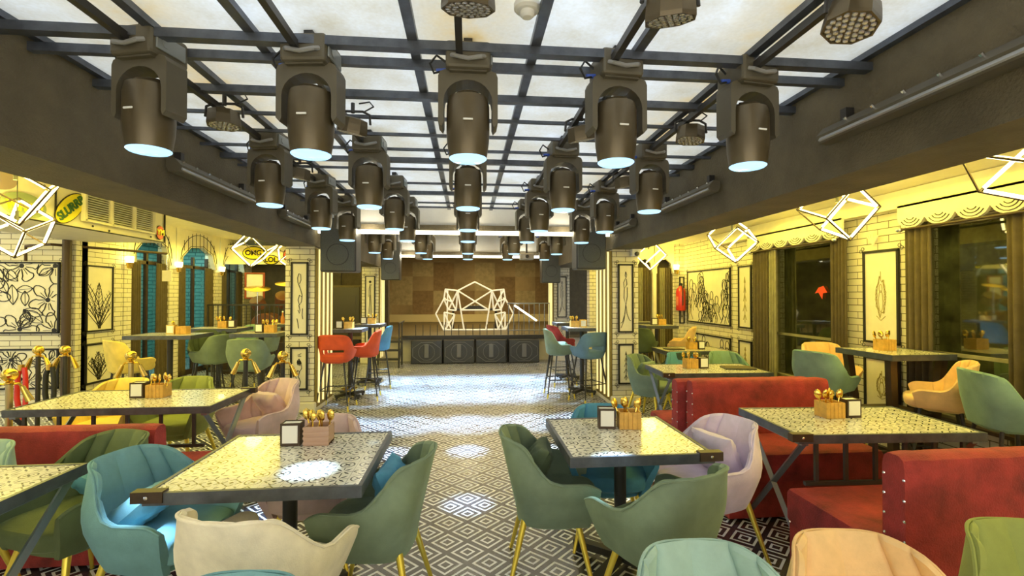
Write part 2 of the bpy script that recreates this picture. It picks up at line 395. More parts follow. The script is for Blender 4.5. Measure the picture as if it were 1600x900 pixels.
# roof bars
zt = ZC - .02
for y, th in ((-.1, .035), (1.0, .03), (2.17, .05), (2.34, .035), (2.72, .045), (3.06, .02), (3.38, .02), (3.72, .02), (4.02, .045), (4.3, .02), (4.84, .02), (5.3, .045), (5.85, .02), (6.15, .03)):
    struct('ceiling_crossbar', B((0, y, zt - .03), (3.98, th, .04 if th > .03 else .02)), M_steel)
for x in (-1.36, -.95, -.25, .31, .80, 1.36):
    struct('ceiling_long_bar', B((x, 2.2, zt), (.045, 8.4, .03)), M_steel)
for x in (-1.42, -.72, 0, .72, 1.42):
    struct('ceiling_fixture_rail', B((x - .04, 2.2, zt - .055), (.03, 8.3, .035)), M_black)
for x, y in ((0, 7.4), (0, 8.6)):
    struct('ceiling_crossbar', B((x, y, 2.71), (3.9, .05, .05)), M_black)

# left aisle: return wall facing the camera, arcade wall and what is beyond
struct('wall_pier_left', B((-7.3, 7.05, 1.4), (4.0, .2, 2.8)), M_brick)
struct('wall_left_near', B((XL - .1, 7.45, 1.4), (.2, .8, 2.8)), M_brick)
struct('wall_far_left', B((-9.2, 2.5, 1.4), (.2, 9.2, 2.8)), M_brick)
AR = [(8.02, 8.98), (9.25, 10.5), (10.78, 11.8)]
edges = [7.84] + [v for a in AR for v in a] + [12.2]
for i in range(0, len(edges), 2):
    struct('wall_left_pier', lambda m: m.box((XL - .1, (edges[i] + edges[i + 1]) / 2, 1.2), (.2, edges[i + 1] - edges[i], 2.4)), M_brick)
def arch_header(m, y0, y1):
    yc, hw = (y0 + y1) / 2, (y1 - y0) / 2 - .04
    pts = [(y0 - .12, 2.8), (y0 - .12, 2.08), (y0 + .04, 2.08)]
    for k in range(41):   # scalloped ogee
        a = PI - PI * k / 40
        rr = 1 - .07 * abs(math.sin(a * 4.5)); pts.append((yc + hw * math.cos(a) * rr, 2.08 + .42 * math.sin(a) ** .8 * rr if math.sin(a) > 0 else 2.08))
    pts += [(y1 - .04, 2.08), (y1 + .12, 2.08), (y1 + .12, 2.8)]
    return m.prism(pts, XL - .06, XL + .03, 'x')
for i, (a, b) in enumerate(AR):
    struct('wall_left_arch', lambda m: arch_header(m, a, b), M_cream)
    def bands(m):
        for k in range(9):
            y = a + .04 + (b - a - .08) * (k + .5) / 9; top = 2.26 + .42 * math.sqrt(max(0, 1 - ((y - (a + b) / 2) / ((b - a) / 2)) ** 2))
            m.box((XL + .034, y, (top + 2.2) / 2 + .13), (.006, .008, max(.05, top - 2.30)))
        pts = [(XL + .035, (a + b) / 2 + (b - a) / 2 * math.cos(t * PI / 20), 2.2 + .52 * math.sin(t * PI / 20)) for t in range(21)]
        m.path(pts, .006, 4)
        pts = []
        for k in range(41):
            an = PI - PI * k / 40; rr = 1.06 - .07 * abs(math.sin(an * 4.5)); pts.append((XL + .035, (a + b) / 2 + ((b - a) / 2 - .04) * math.cos(an) * rr, 2.08 + .42 * max(0, math.sin(an)) ** .8 * rr))
        m.path(pts, .005, 4)
    struct('trim_arch_lines', bands, M_ink)
    d = struct('door_%d' % (i + 1), lambda m: [m.box((XL - .16, y, 1.15), (.05, .05, 2.3)) for y in (a + .03, (a + b) / 2 + .1, b - .03)] and m.box((XL - .16, (a + b) / 2, 2.1), (.05, b - a, .06)).box((XL - .16, (a + b) / 2, .05), (.05, b - a, .1)), M_dwood)
    part('glass_pane', B((XL - .16, (a + b) / 2, 1.1), (.006, b - a - .06, 2.1)), M_glass2, d)
struct('wall_beyond_arcade', B((-7.6, 9.95, 1.5), (.1, 5.2, 3.0)), M_teal_brick)
struct('sky_block_arcade', B((-6.5, 9.9, 3.0), (2.6, 5.4, .08)), M_dark)  # added unseen cover, keeps sky light off the space beyond the arcade
struct('wall_beyond_arcade_end', B((-6.5, 12.5, 1.5), (2.3, .1, 3.0)), M_teal_brick)
lamp('AREA', (-6.4, 10.2, 2.7), 55, (.65, 1, .95), (0, 0, 0), 1.4, 3, name='outdoor_fill_light')  # added fill, brightens the teal brick behind the door glass
# back of the left aisle
struct('wall_back_left', B((-4.2, 12.3, 1.4), (4.4, .2, 2.8)), M_dark)
struct('wall_back_right', B((3.5, 11.6, 1.4), (2.4, .2, 2.8)), M_dark)
# right aisle wall with two windows
segs = [(-2.0, 1.2), (2.9, 3.02)]
WIN = [(5.0, 6.3), (3.0, 4.1)]
struct('wall_right', lambda m: m.box((XR + .1, 7.85, 1.3), (.2, 3.1, 2.6)).box((XR + .1, 4.55, 1.3), (.2, .9, 2.6)).box((XR + .1, .5, 1.3), (.2, 5.0, 2.6))
       .box((XR + .1, 5.65, .21), (.2, 1.3, .42)).box((XR + .1, 3.55, .21), (.2, 1.1, .42)).box((XR + .1, 5.65, 2.42), (.2, 1.3, .4)).box((XR + .1, 3.55, 2.42), (.2, 1.1, .4)), M_brick)
struct('trim_3', B((XR - .06, 4.2, 2.47), (.12, 7.2, .17)), M_cream)
for i, (a, b) in enumerate(WIN):
    wd = struct('window_%d' % (i + 1), lambda m: m.box((XR + .06, a + .03, 1.33), (.07, .06, 1.82)).box((XR + .06, b - .03, 1.33), (.07, .06, 1.82)).box((XR + .06, (a + b) / 2, .45), (.12, b - a, .06)).box((XR + .06, (a + b) / 2, 2.2), (.07, b - a, .05)).box((XR + .06, (a + b) / 2, 1.02), (.05, b - a, .03)), M_greyc)
    part('glass_pane', B((XR + .06, (a + b) / 2, 1.33), (.006, b - a - .1, 1.76)), M_glass, wd)
    part('sill_track', B((XR - .03, (a + b) / 2, .44), (.1, b - a + .1, .03)), M_dwood, wd)
struct('sky_block_windows', B((5.5, 4.5, 3.0), (2.4, 6.4, .08)), M_dark)  # added unseen lid, shuts the bright sky out behind the windows
lamp('AREA', (5.4, 4.5, 2.5), 40, (1, .9, .45), (0, 0, 0), 1.6, 4, name='outdoor_fill_light')  # added fill, brightens what shows through the window glass
struct('wall_beyond_windows_near', B((5.5, 1.45, 1.4), (2.4, .1, 3.2)), pm('outdoor_foliage', (.22, .22, .09), .9, var=.8, vscale=4))
struct('wall_beyond_windows_far', B((5.5, 7.5, 1.4), (2.4, .1, 3.2)), MATS['outdoor_foliage'])
struct('floor_beyond_windows', B((5.5, 4.5, .02), (2.3, 6, .02)), MATS['outdoor_foliage'])
struct('wall_beyond_windows', B((6.6, 4.5, 1.4), (.1, 6, 3.2)), pm('outdoor_foliage', (.22, .22, .09), .9, var=.8, vscale=4))
struct('wall_end_right', lambda m: m.box((2.85, 9.3, 1.3), (.9, .2, 2.6)).box((4.2, 9.3, 1.3), (.16, .2, 2.6)).box((3.7, 9.3, 2.5), (.9, .2, .3)), M_brick)
struct('wall_pier_right', B((4.2, 9.15, 1.3), (.14, .3, 2.6)), M_brick)
def rarch(m, a, b):
    xc, hw = (a + b) / 2, (b - a) / 2 - .03
    pts = [(a, 2.56), (a, 1.98), (a + .03, 1.98)]
    for k in range(31):
        t = PI - PI * k / 30; rr = 1 - .08 * abs(math.sin(t * 4.5)); pts.append((xc + hw * math.cos(t) * rr, 1.98 + .3 * max(0, math.sin(t)) ** .8 * rr))
    return m.prism(pts + [(b - .03, 1.98), (b, 1.98), (b, 2.56)], 9.14, 9.2, 'y')
for a, b in ((3.3, 3.7), (3.72, 4.12)):
    struct('wall_end_right_arch', lambda m: rarch(m, a, b), M_cream)
struct('column_slim', B((3.71, 9.17, 1.1), (.07, .08, 2.2)), M_cream)
# far wall of the stage
struct('wall_back', lambda m: m.box((.2, 16.9, 1.5), (7.6, .2, 3.1)), M_back)
struct('wall_stage_left', B((-3.2, 14.4, 1.5), (.2, 4.9, 3.0)), M_dark)
struct('wall_stage_right', B((3.7, 14.4, 1.5), (.2, 5.0, 3.0)), M_dark)
struct('wall_stage_wing_left', B((-2.6, 12.1, 1.5), (1.0, .15, 3.0)), M_dark)
struct('trim_4', B((.2, 16.75, .74), (6, .1, .26)), pm('yellow_wainscot', (.85, .72, .36), .6))
for q_ in range(3):
    def backpanels(m):
        rnd = random.Random(3)
        for i in range(9):
            for j in range(4):
                dy = rnd.random() * .015; pick = int(rnd.random() * 3)
                if pick == q_: m.box((-3 + i * .72, 16.79 + dy, .95 + j * .5), (.72, .03, .50))
    struct('wall_back_panels', backpanels, [M_back, pm('tan_backdrop', (.50, .40, .20), .8, var=.2), pm('deep_backdrop', (.30, .20, .09), .8, var=.2)][q_])

# ------------------------------------------------------------------ wall paintings
def poly_in(m, pts, y, r, W, H):
    run = []
    for p in pts + [None]:
        if p is not None and abs(p[0]) <= W and abs(p[1]) <= H: run.append((p[0], y, p[1]))
        else:
            if len(run) > 1: m.path(run, r, 4)
            run = []
def draw_flowers(m, W, H, seed, r=.005, rad=.22, n=6):
    rnd = random.Random(seed); cs = []
    for k in range(400):
        c = (rnd.uniform(-W, W), rnd.uniform(-H, H))
        if all(math.hypot(c[0] - d[0], c[1] - d[1]) > rad * 1.75 for d in cs): cs.append(c)
        if len(cs) >= n: break
    for cx, cz in cs:
        m.lathe([(.0, 0), (rad * .14, .0), (rad * .14, .004)], (cx, -.008, cz), 10, 'y')
        ph = rnd.random() * 6; np_ = 5
        for p in range(np_):
            a0 = ph + p * 2 * PI / np_; pts = []
            for t in range(15):
                u = t / 14; an = a0 + (u - .5) * 2 * PI / np_ * (1.02 if .1 < u < .9 else .7); rr = rad * (.2 + .85 * math.sin(PI * u) ** .55 + .07 * math.sin(9 * u + p))
                pts.append((cx + rr * math.cos(an), cz + rr * math.sin(an)))
            poly_in(m, pts, -.006, r, W, H)
            poly_in(m, [(cx + rad * k * math.cos(a0 + .06), cz + rad * k * math.sin(a0 + .06)) for k in (.2, .4, .62)], -.006, r * .5, W, H)
    for k in range(int(n * 5)):
        x, z, a, L = rnd.uniform(-W, W), rnd.uniform(-H, H), rnd.random() * 6.3, rad * rnd.uniform(.7, 1.4)
        if any(math.hypot(x - c[0], z - c[1]) < rad * .95 for c in cs): continue
        for s in (-1, 1, 0):
            poly_in(m, [(x + L * u / 8 * math.cos(a) - s * L * .25 * math.sin(PI * u / 8) * math.sin(a), z + L * u / 8 * math.sin(a) + s * L * .25 * math.sin(PI * u / 8) * math.cos(a)) for u in range(9)], -.006, r * (.8 if s else .5), W, H)
def draw_leaves(m, W, H, seed, r=.004):
    rnd = random.Random(seed)
    for k in range(5):
        x0 = rnd.uniform(-W * .3, W * .3); a = R(90) + (k - 2) * .22; L = H * rnd.uniform(1.2, 1.85)
        spine = [(x0 * .3 + L * t / 12 * math.cos(a + .25 * t / 12 * (k - 2)), -H + .02 + L * t / 12 * math.sin(a)) for t in range(13)]
        poly_in(m, spine, -.006, r, W * .95, H * .97)
        for s in (-1, 1):
            poly_in(m, [(p[0] + s * W * .32 * math.sin(PI * i / 12), p[1]) for i, p in enumerate(spine)], -.006, r, W * .95, H * .97)
            for i in range(3, 11, 1):
                p = spine[i]; poly_in(m, [p, (p[0] + s * W * .16 * math.sin(PI * i / 12), p[1] + .03), (p[0] + s * W * .28 * math.sin(PI * i / 12), p[1] + .07)], -.006, r * .6, W * .95, H * .97)
def draw_crowd(m, W, H, seed, r=.006):
    rnd = random.Random(seed)
    for k in range(26):
        x, z = rnd.uniform(-W, W), rnd.uniform(-H, H * .8); s = rnd.uniform(.09, .15)
        poly_in(m, [(x + s * .5 * math.cos(t * .5), z + s * .7 * math.sin(t * .5)) for t in range(14)], -.006, r, W, H)
        for q in (-1, 1):
            poly_in(m, [(x + q * s * (.4 + .7 * t / 8 + .2 * math.sin(t)), z - s * .6 - s * 2.6 * t / 8) for t in range(9)], -.006, r, W, H)
        poly_in(m, [(x + s * .3 * math.sin(t * .7), z - s * .8 - t * s * .3) for t in range(9)], -.006, r * .6, W, H)
FIG = {  # simple line figures in unit panel coordinates (x -1..1, z -1..1)
 'kneel': [[(-.3, .62), (-.1, .75), (.15, .72), (.2, .55), (.0, .45), (-.25, .48), (-.3, .62)], [(-.2, .45), (.1, .3), (.4, .1), (.3, -.1), (0, -.2), (-.2, -.05), (0, .1), (.35, .05)], [(-.1, -.2), (.1, -.35), (0, -.45), (-.2, -.35)], [(.45, -.3), (.4, -.5), (.5, -.62)], [(-.35, -.6), (-.2, -.75), (-.1, -.9)]],
 'leap': [[(-.2, .7), (.3, .78)], [(-.15, .62), (.1, .66), (.3, .62)], [(0, .5), (-.25, .4), (-.2, .2), (.15, .15), (.2, .35), (0, .5)], [(.1, .15), (.35, .3), (.4, 0), (.1, -.15), (-.2, -.1)], [(-.2, -.1), (-.5, -.4), (-.15, -.75), (.1, -.95)], [(.1, -.15), (-.1, -.4), (.25, -.7), (.1, -.95)]],
 'dancer': [[(0, .85), (.15, .75), (.05, .65), (-.1, .72), (0, .85)], [(0, .65), (-.35, .5), (-.25, .3), (.2, .45), (.1, .62)], [(-.25, .3), (-.3, .0), (0, -.2), (.25, .05), (.25, .35)], [(0, -.2), (-.15, -.5), (-.55, -.75), (-.85, -.8)], [(0, -.2), (.2, -.5), (.6, -.7), (.85, -.72)], [(.05, -.15), (-.3, -.7), (-.8, -.95)]],
 'gown': [[(0, .85), (.1, .78), (0, .7), (-.1, .78), (0, .85)], [(-.1, .65), (.15, .65), (.1, .3), (.2, 0), (.35, -.5), (.4, -.9), (-.3, -.9), (-.15, -.4), (-.1, 0), (-.05, .3), (-.1, .65)], [(-.1, .6), (-.35, .3), (-.4, 0)], [(.15, .6), (.4, .65)], [(0, .1), (.1, -.4), (.05, -.9)]],
 'plant': [[(0, -.9), (.02, .6)], [(-.3, -.8), (0, -.6), (.3, -.8)], [(-.35, -.5), (0, -.25), (.35, -.5)], [(-.28, -.15), (0, .1), (.28, -.15)], [(-.2, .15), (0, .4), (.2, .15)], [(-.12, .5), (0, .7), (.12, .5)]],
 'medallion': [[(.3 * math.cos(t * .3) * (1 + .25 * math.sin(t * 1.9)), .42 * math.sin(t * .3) * (1 + .2 * math.cos(t * 2.1))) for t in range(64)], [(.15 * math.cos(t * .4), -.1 + .25 * math.sin(t * .4)) for t in range(17)], [(-.3, -.45), (0, -.55), (.3, -.45)], [(0, .42), (0, .6)], [(.1 * math.cos(t * .5), .2 + .1 * math.sin(t * .5)) for t in range(14)]]}
def draw_fig(m, W, H, nm, r=.005):
    for pl in FIG[nm]:
        m.path([(x * W * .9, -.006, z * H * .95) for x, z in pl], r, 4)
    if nm in ('gown', 'leap'):
        m.lathe([(0, 0), (.03, 0), (.03, .003)], (0, -.006, H * (.75 if nm == 'gown' else .3)), 8, 'y')
def painting(c, W, H, rz, kind, arg, label, corner=True, group=None, ink=M_ink):
    """W,H half sizes; the panel faces local -y; rz turns it"""
    t = thing('wall_painting', label, 'painting', c, rz, group)
    part('panel', B((0, .002, 0), (2 * W, .012, 2 * H)), M_panel, t)
    f = .011
    part('frame', lambda m: m.box((0, -.006, H), (2 * W + 2 * f, .024, 2 * f)).box((0, -.006, -H), (2 * W + 2 * f, .024, 2 * f)).box((-W, -.006, 0), (2 * f, .024, 2 * H)).box((W, -.006, 0), (2 * f, .024, 2 * H)), M_ink, t)
    if corner:
        def cn(m):
            for sx in (-1, 1):
                for sz in (-1, 1):
                    for dx, dz in ((0, .035), (.035, 0)):
                        m.path([(sx * (W + .018 + dx * .7) + .018 * math.cos(a * PI / 4), -.004, sz * (H + .018 + dz * .7) + .018 * math.sin(a * PI / 4)) for a in range(8)], .003, 4, True)
        part('corner_scrolls', cn, M_ink, t)
    fn = {'flowers': draw_flowers, 'leaves': draw_leaves, 'crowd': draw_crowd, 'fig': draw_fig}[kind]
    part('drawing', lambda m: fn(m, W * .97, H * .98, *arg) if isinstance(arg, tuple) else fn(m, W * .97, H * .98, arg), ink, t)
    return t
for s, y, nu, nl, nm in ((-1, 6.48, 'kneel', 'leap', 'near column beside the orange stools'), (1, 6.48, 'dancer', 'plant', 'near column beside the slate stool'), (-1, 11, 'gown', 'plant', 'far column beside the stage steps'), (1, 11, 'dancer', 'kneel', 'far column behind the red stool')):
    painting((s * 2.205, y - .012, 1.505), .10, .47, 0, 'fig', (nu,), 'tall upper panel with a line figure on the ' + nm)
    painting((s * 2.205, y - .012, .585), .10, .27, 0, 'fig', (nl,), 'small lower panel with a line drawing on the ' + nm)
painting((-6.25, 6.93, 1.515), .76, .47, 0, 'flowers', (11, .007, .22, 14), 'wide upper panel of large outlined flowers beside the brown pipe')
painting((-6.25, 6.93, .56), .76, .26, 0, 'flowers', (5, .007, .18, 8), 'wide lower panel of outlined flowers behind the red rope')
painting((-5.285, 7.35, 1.50), .24, .46, R(90), 'leaves', (4,), 'narrow upper panel of line-drawn leaves beside the arcade')
painting((-5.285, 7.35, .58), .24, .27, R(90), 'leaves', (9,), 'narrow lower panel of line-drawn leaves beside the arcade')
painting((4.235, 8.05, 1.52), .74, .47, R(-90), 'crowd', (2,), 'wide upper panel of a line-drawn crowd beside the fire extinguisher')
painting((4.235, 8.05, .58), .74, .26, R(-90), 'crowd', (8,), 'wide lower panel of line-drawn branches below the crowd panel')
painting((4.235, 6.9, 1.52), .16, .47, R(-90), 'fig', ('plant',), 'narrow upper panel with a faint plant between crowd panel and curtain', ink=pm('faint_ink', (.35, .28, .08), .6))
painting((4.235, 6.9, .58), .16, .26, R(-90), 'fig', ('plant',), 'narrow lower panel with a faint plant between crowd panel and curtain', ink=MATS['faint_ink'])
painting((4.235, 4.5, 1.53), .20, .47, R(-90), 'fig', ('medallion', .003), 'upper panel with a gold medallion between the two windows', ink=MATS['faint_ink'])
painting((4.235, 4.5, .62), .20, .27, R(-90), 'fig', ('medallion', .003), 'lower panel with a gold medallion between the two windows', ink=MATS['faint_ink'])
painting((4.2, 8.99, 1.45), .04, .45, 0, 'fig', ('plant',), 'very narrow panel on the pier beside the slim end columns', corner=False)

# ------------------------------------------------------------------ moving heads
def yoke(m):
    o, i = .138, .113
    out = [(-o, -.215), (-o, .0)] + [(-o + .03 - .03 * math.cos(a), .0 + .03 * math.sin(a)) for a in (PI / 4, PI / 2)] + [(o - .03 + .03 * math.sin(a), .03 * math.cos(a)) for a in (0, PI / 4, PI / 2)] + [(o, -.215), (o - .018, -.235), (i, -.215)]
    arc = [(i * math.cos(t), -.115 + (i - .012) * math.sin(t)) for t in [k * PI / 12 for k in range(13)]]
    inn = arc + [(-i, -.215), (-o + .018, -.235)]
    pts = out + inn
    return m.prism(pts, -.055, .055, 'y')
def head(m):
    prof = [(.03, .0), (.05, .02), (.058, .03)]
    rings = [(.066, -.068), (.093, -.080), (.101, -.115), (.102, -.24), (.099, -.29), (.091, -.345), (.088, -.362)]
    return m.lathe([(.06, -.058)] + rings, n=24, sy=.95)
def mover(x, y, z, rz, label, spot=.1, power=170, tilt=0):
    t = thing('moving_head_light', label, 'stage light', (x, y, z), rz, 'moving-head stage lights hanging in rows under the roof bars')
    part('base', lambda m: m.rbox((0, 0, -.065), (.205, .20, .125), .014).box((0, 0, -.125), (.17, .16, .02)), M_yoke, t, key='mh_base')
    part('clamp', lambda m: m.box((0, 0, .02), (.04, .08, .07)).tube((-.055, 0, .0), (.055, 0, .0), .014), M_black, t, key='mh_clamp')
    part('carry_handle', lambda m: m.path([(-.075, -.099, -.075), (-.06, -.118, -.085), (0, -.122, -.098), (.06, -.118, -.085), (.075, -.099, -.075)], .010, 8), pm('handle_grey', (.28, .28, .28), .4), t, key='mh_handle', smooth=True)
    part('display_panel', lambda m: m.rbox((.107, 0, -.065), (.008, .15, .07), .003).tube((.112, -.03, -.065), (.115, -.03, -.065), .02, n=14), pm('display_grey', (.25, .27, .28), .3), t, key='mh_disp')
    part('yoke', yoke, M_yoke, t, key='mh_yoke', loc=(0, 0, -.15))
    h = part('head', head, M_body, t, key='mh_head', smooth=True, loc=(0, 0, -.155), rot=(tilt, 0, 0))
    part('vent_cap', lambda m: m.path([(-.05, 0, -.09), (-.04, 0, -.055), (0, 0, -.047), (.04, 0, -.055), (.05, 0, -.09)], .012, 8).box((0, 0, -.075), (.09, .07, .03)), M_black, h, key='mh_vent', smooth=True)
    part('name_plate', lambda m: m.rbox((0, -.1025, -.21), (.045, .006, .009), .002), M_paper, h, key='mh_plate', label='small white maker plate')
    part('lens', lambda m: m.lathe([(0.001, -.354), (.086, -.354), (.089, -.364), (.080, -.371), (.001, -.376)], n=24, sy=.95), M_lens, h, key='mh_lens', smooth=True, label='glowing pale blue lens')
    part('cable', lambda m: m.path([(-.10, .03, -.05), (-.15, .02, -.02), (-.18, 0, -.07), (-.16, -.01, -.12), (-.105, 0, -.10)], .006, 6), M_cable, t, key='mh_cable', smooth=True)
    part('cable_plug', lambda m: m.tube((-.15, 0, -.105), (-.105, 0, -.10), .011, n=8), pm('blue_plug', (.05, .12, .6), .4), t, key='mh_plug', label='blue cable plug')
    lamp('SPOT', (x, y, z - .54), power, (.45, .72, 1), (0, 0, 0), .03, spot=spot, blend=1, name='moving_head_beam')
ORD = ['front', 'second', 'third', 'fourth', 'fifth', 'rearmost']
CN = ['outermost on the arcade side', 'inner column on the arcade side', 'centre column', 'inner column on the window side', 'outermost on the window side']
for r, y in enumerate((2.25, 3.55, 4.75, 5.75, 7.4, 8.6)):
    for c, x in enumerate((-1.42, -.72, 0, .72, 1.40)):
        rz = R([-14, -6, 0, 5, 8][c]) * (1 if r == 0 else .7); 
        mover(x, y, 2.715, rz, 'black moving-head light with blue lens, %s row, %s' % (ORD[r], CN[c]), spot=R((11, 12, 13, 28, 44, 44)[r]), power=(480, 520, 560, 520, 480, 480)[r])

# round LED par cans
def par(x, y, rx, ry, label):
    t = thing('led_par_light', label, 'stage light', (x, y, 2.69), 0, 'round led par lights between the moving heads')
    part('bracket', lambda m: m.tube((0, 0, .03), (0, 0, -.03), .012).path([(-.105, 0, -.10), (-.10, 0, -.04), (-.06, 0, -.02), (.06, 0, -.02), (.10, 0, -.04), (.105, 0, -.10)], .008, 6), M_black, t, key='par_br')
    b = part('can', lambda m: m.lathe([(.05, .04), (.085, .03), (.09, .0), (.094, -.04), (.094, -.055), (.086, -.055), (.084, -.048), (.001, -.048)], n=8), M_body, t, key='par_can', loc=(0, 0, -.1), rot=(rx, ry, 0))
    def leds(m):
        for rr, n in ((0.0, 1), (.024, 6), (.047, 12), (.070, 18)):
            for k in range(n):
                a = k * 2 * PI / n; m.lathe([(.0095, -.049), (.0095, -.056), (.005, -.057)], (rr * math.cos(a), rr * math.sin(a), 0), 6)
    part('led_array', leds, pm('led_silver', (.75, .75, .78), .25, metal=.6), b, key='par_led')
    part('cable', lambda m: m.path([(.03, .03, .04), (.09, .05, .06), (.12, .02, .02), (.07, 0, -.02)], .005, 5), M_cable, t, key='par_cable')
for x, y, rx, ry, lb in ((0, 1.62, .25, 0, 'round led par light nearest the camera, on the centre rail'), (.72, 1.62, .25, -.1, 'round led par light beside the smoke detector bay, tilted'), (1.42, 1.62, -.1, .25, 'round led par light nearest the camera on the outer window-side rail'),
    (-1.42, 2.9, 0, 0, 'round led par light behind the outermost front moving head, arcade side'), (-.70, 2.95, .2, .2, 'round led par light behind the inner front moving head, arcade side'), (.72, 2.95, .2, -.2, 'round led par light behind the inner front moving head, window side'),
    (1.42, 2.9, 0, .1, 'round led par light behind the outermost front moving head, window side'), (-1.42, 4.15, .1, .2, 'round led par light between second and third rows, arcade side'), (1.42, 4.2, .1, -.2, 'round led par light between second and third rows, window side')):
    par(x, y, rx, ry, lb)
t = thing('smoke_detector', 'round white smoke detector on the white roof sheet', 'smoke detector', (.24, 1.90, 2.735), 0)
part('base', lambda m: m.lathe([(.055, 0), (.055, -.02), (.045, -.03)], n=20), M_white, t, smooth=True)
part('sensor', lambda m: m.lathe([(.03, -.028), (.03, -.045), (.02, -.055)], n=16), M_paper, t, smooth=True)

# LED wash bars on the beam flanks
def wash_bar(s, y0, y1, label):
    t = thing('led_wash_bar', label, 'stage light', (s * 1.985, y0, 2.40), 0); L = y1 - y0
    part('housing', lambda m: m.prism([(-s * .005, .05), (-s * .06, .055), (-s * .10, .01), (-s * .085, -.03), (-s * .02, -.035), (-s * .005, 0)], 0, L, 'y'), M_yoke, t)
    part('lens_strip', lambda m: m.box((-s * .095, L / 2, -.012), (.01, L - .04, .02), (0, s * .5, 0)), pm('bar_lens', (.35, .36, .38), .2), t)
    for k in range(max(3, int(L / .16))):
        part('bolt', lambda m: m.tube((0, 0, 0), (-s * .012, 0, .012), .009, n=8), M_chrome, t, key='wb_bolt%d' % s, loc=(-s * .075, .06 + k * .16, .038))
    for yy in (.12, L - .12): part('bracket', lambda m: m.box((-s * .02, 0, .07), (.045, .04, .1)), M_black, t, key='wb_br%d' % s, loc=(0, yy, 0))
wash_bar(-1, .9, 2.02, 'black led bar on the arcade-side beam, end just in view')
wash_bar(-1, 3.3, 4.45, 'black led bar on the arcade-side beam, middle one')
wash_bar(-1, 5.15, 6.1, 'black led bar on the arcade-side beam, beside the column')
wash_bar(1, 1.2, 2.4, 'long black led bar with bolts on the window-side beam, nearest')
wash_bar(1, 3.55, 4.65, 'black led bar on the window-side beam, middle one')
wash_bar(1, 5.4, 6.2, 'black led bar on the window-side beam, beside the column')

# hanging loudspeakers
def speaker(x, y, z, w, h, label):
    t = thing('hanging_loudspeaker', label, 'loudspeaker', (x, y, z))
    part('cabinet', lambda m: m.rbox((0, .15, 0), (w, .3, h), .02), M_black, t)
    part('grille', lambda m: m.rbox((0, -.008, 0), (w - .03, .02, h - .03), .008), M_grill, t)
    part('driver_ring', lambda m: m.path([(w * .30 * math.cos(a * PI / 12), -.02, -h * .18 + w * .30 * math.sin(a * PI / 12)) for a in range(24)], .004, 5, True), M_black, t)
    part('hanger', lambda m: m.tube((-w * .3, .15, h / 2), (-w * .3, .15, (2.95 if y > 8 else 2.73) - z), .012).tube((w * .3, .15, h / 2), (w * .3, .15, (2.95 if y > 8 else 2.73) - z), .012), M_black, t)
speaker(-1.62, 6.1, 2.18, .44, .68, 'large dark loudspeaker hanging before the near column, arcade side')
speaker(1.62, 6.1, 2.22, .40, .66, 'large dark loudspeaker hanging before the near column, window side')
speaker(-1.65, 10.3, 2.28, .40, .82, 'tall dark loudspeaker hanging at the stage, steps side')
speaker(1.83, 10.3, 2.22, .42, .80, 'tall dark loudspeaker hanging at the stage, railing side')

# ------------------------------------------------------------------ cube pendants
def cube_lamp(x, y, z, a, rot, label, e=AISLE_W):
    t = thing('cube_pendant_lamp', label, 'pendant lamp', (x, y, z), 0)
    fr = bpy.data.objects.new('cube_frame', None)
    M = Euler(rot).to_matrix(); h = a / 2
    cs = [M @ Vector((sx * h, sy * h, sz * h)) for sz in (-1, 1) for sx, sy in ((-1, -1), (1, -1), (1, 1), (-1, 1))]
    ed = [(0, 1), (1, 2), (2, 3), (3, 0), (4, 5), (5, 6), (6, 7), (7, 4), (0, 4), (1, 5), (2, 6), (3, 7)]
    part('frame', lambda m: [m.tube(cs[i] * 1.06, cs[j] * 1.06, .007, n=6) for i, j in ed] and m, M_dwood, t)
    for k, (i, j) in enumerate(ed):
        if k in (2, 7): continue
        part('lamp_tube', lambda m: m.tube(cs[i].lerp(cs[j], .06), cs[i].lerp(cs[j], .94), .0115, n=8), M_tube, t, smooth=True)
    part('suspension_wire', lambda m: m.tube((0, 0, h), (0, 0, (ZL if x < 0 else ZR) - z), .004, n=5).tube((0, 0, h), (0, 0, h * .3), .012), M_black, t)
    lamp('POINT', (x, y, z), e, WARM, size=.12, name='pendant_glow')
cube_lamp(3.2, 2.42, 2.36, .34, (.5, .6, .4), 'glowing cube-frame pendant at the window side, cut by the picture edge')
cube_lamp(3.3, 3.95, 2.33, .34, (.45, .5, .3), 'glowing cube-frame pendant before the two window valances')
cube_lamp(3.3, 5.65, 2.26, .34, (.7, .5, .2), 'glowing cube-frame pendant half hidden by the window-side beam')
cube_lamp(3.3, 8.4, 2.33, .38, (.5, .7, .2), 'glowing cube-frame pendant before the slim end arches')
cube_lamp(-3.45, 3.95, 2.38, .34, (.5, .55, .7), 'glowing cube-frame pendant before the comic fascia board, upper')
cube_lamp(-4.0, 4.6, 2.15, .30, (.6, .6, .3), 'glowing cube-frame pendant hanging low before the flower panels')
cube_lamp(-3.55, 8.3, 2.36, .4, (.5, .8, .3), 'glowing cube-frame pendant before the last arch')
cube_lamp(-3.25, 9.3, 2.33, .4, (.8, .5, .9), 'glowing cube-frame pendant beside the near arcade-side column')

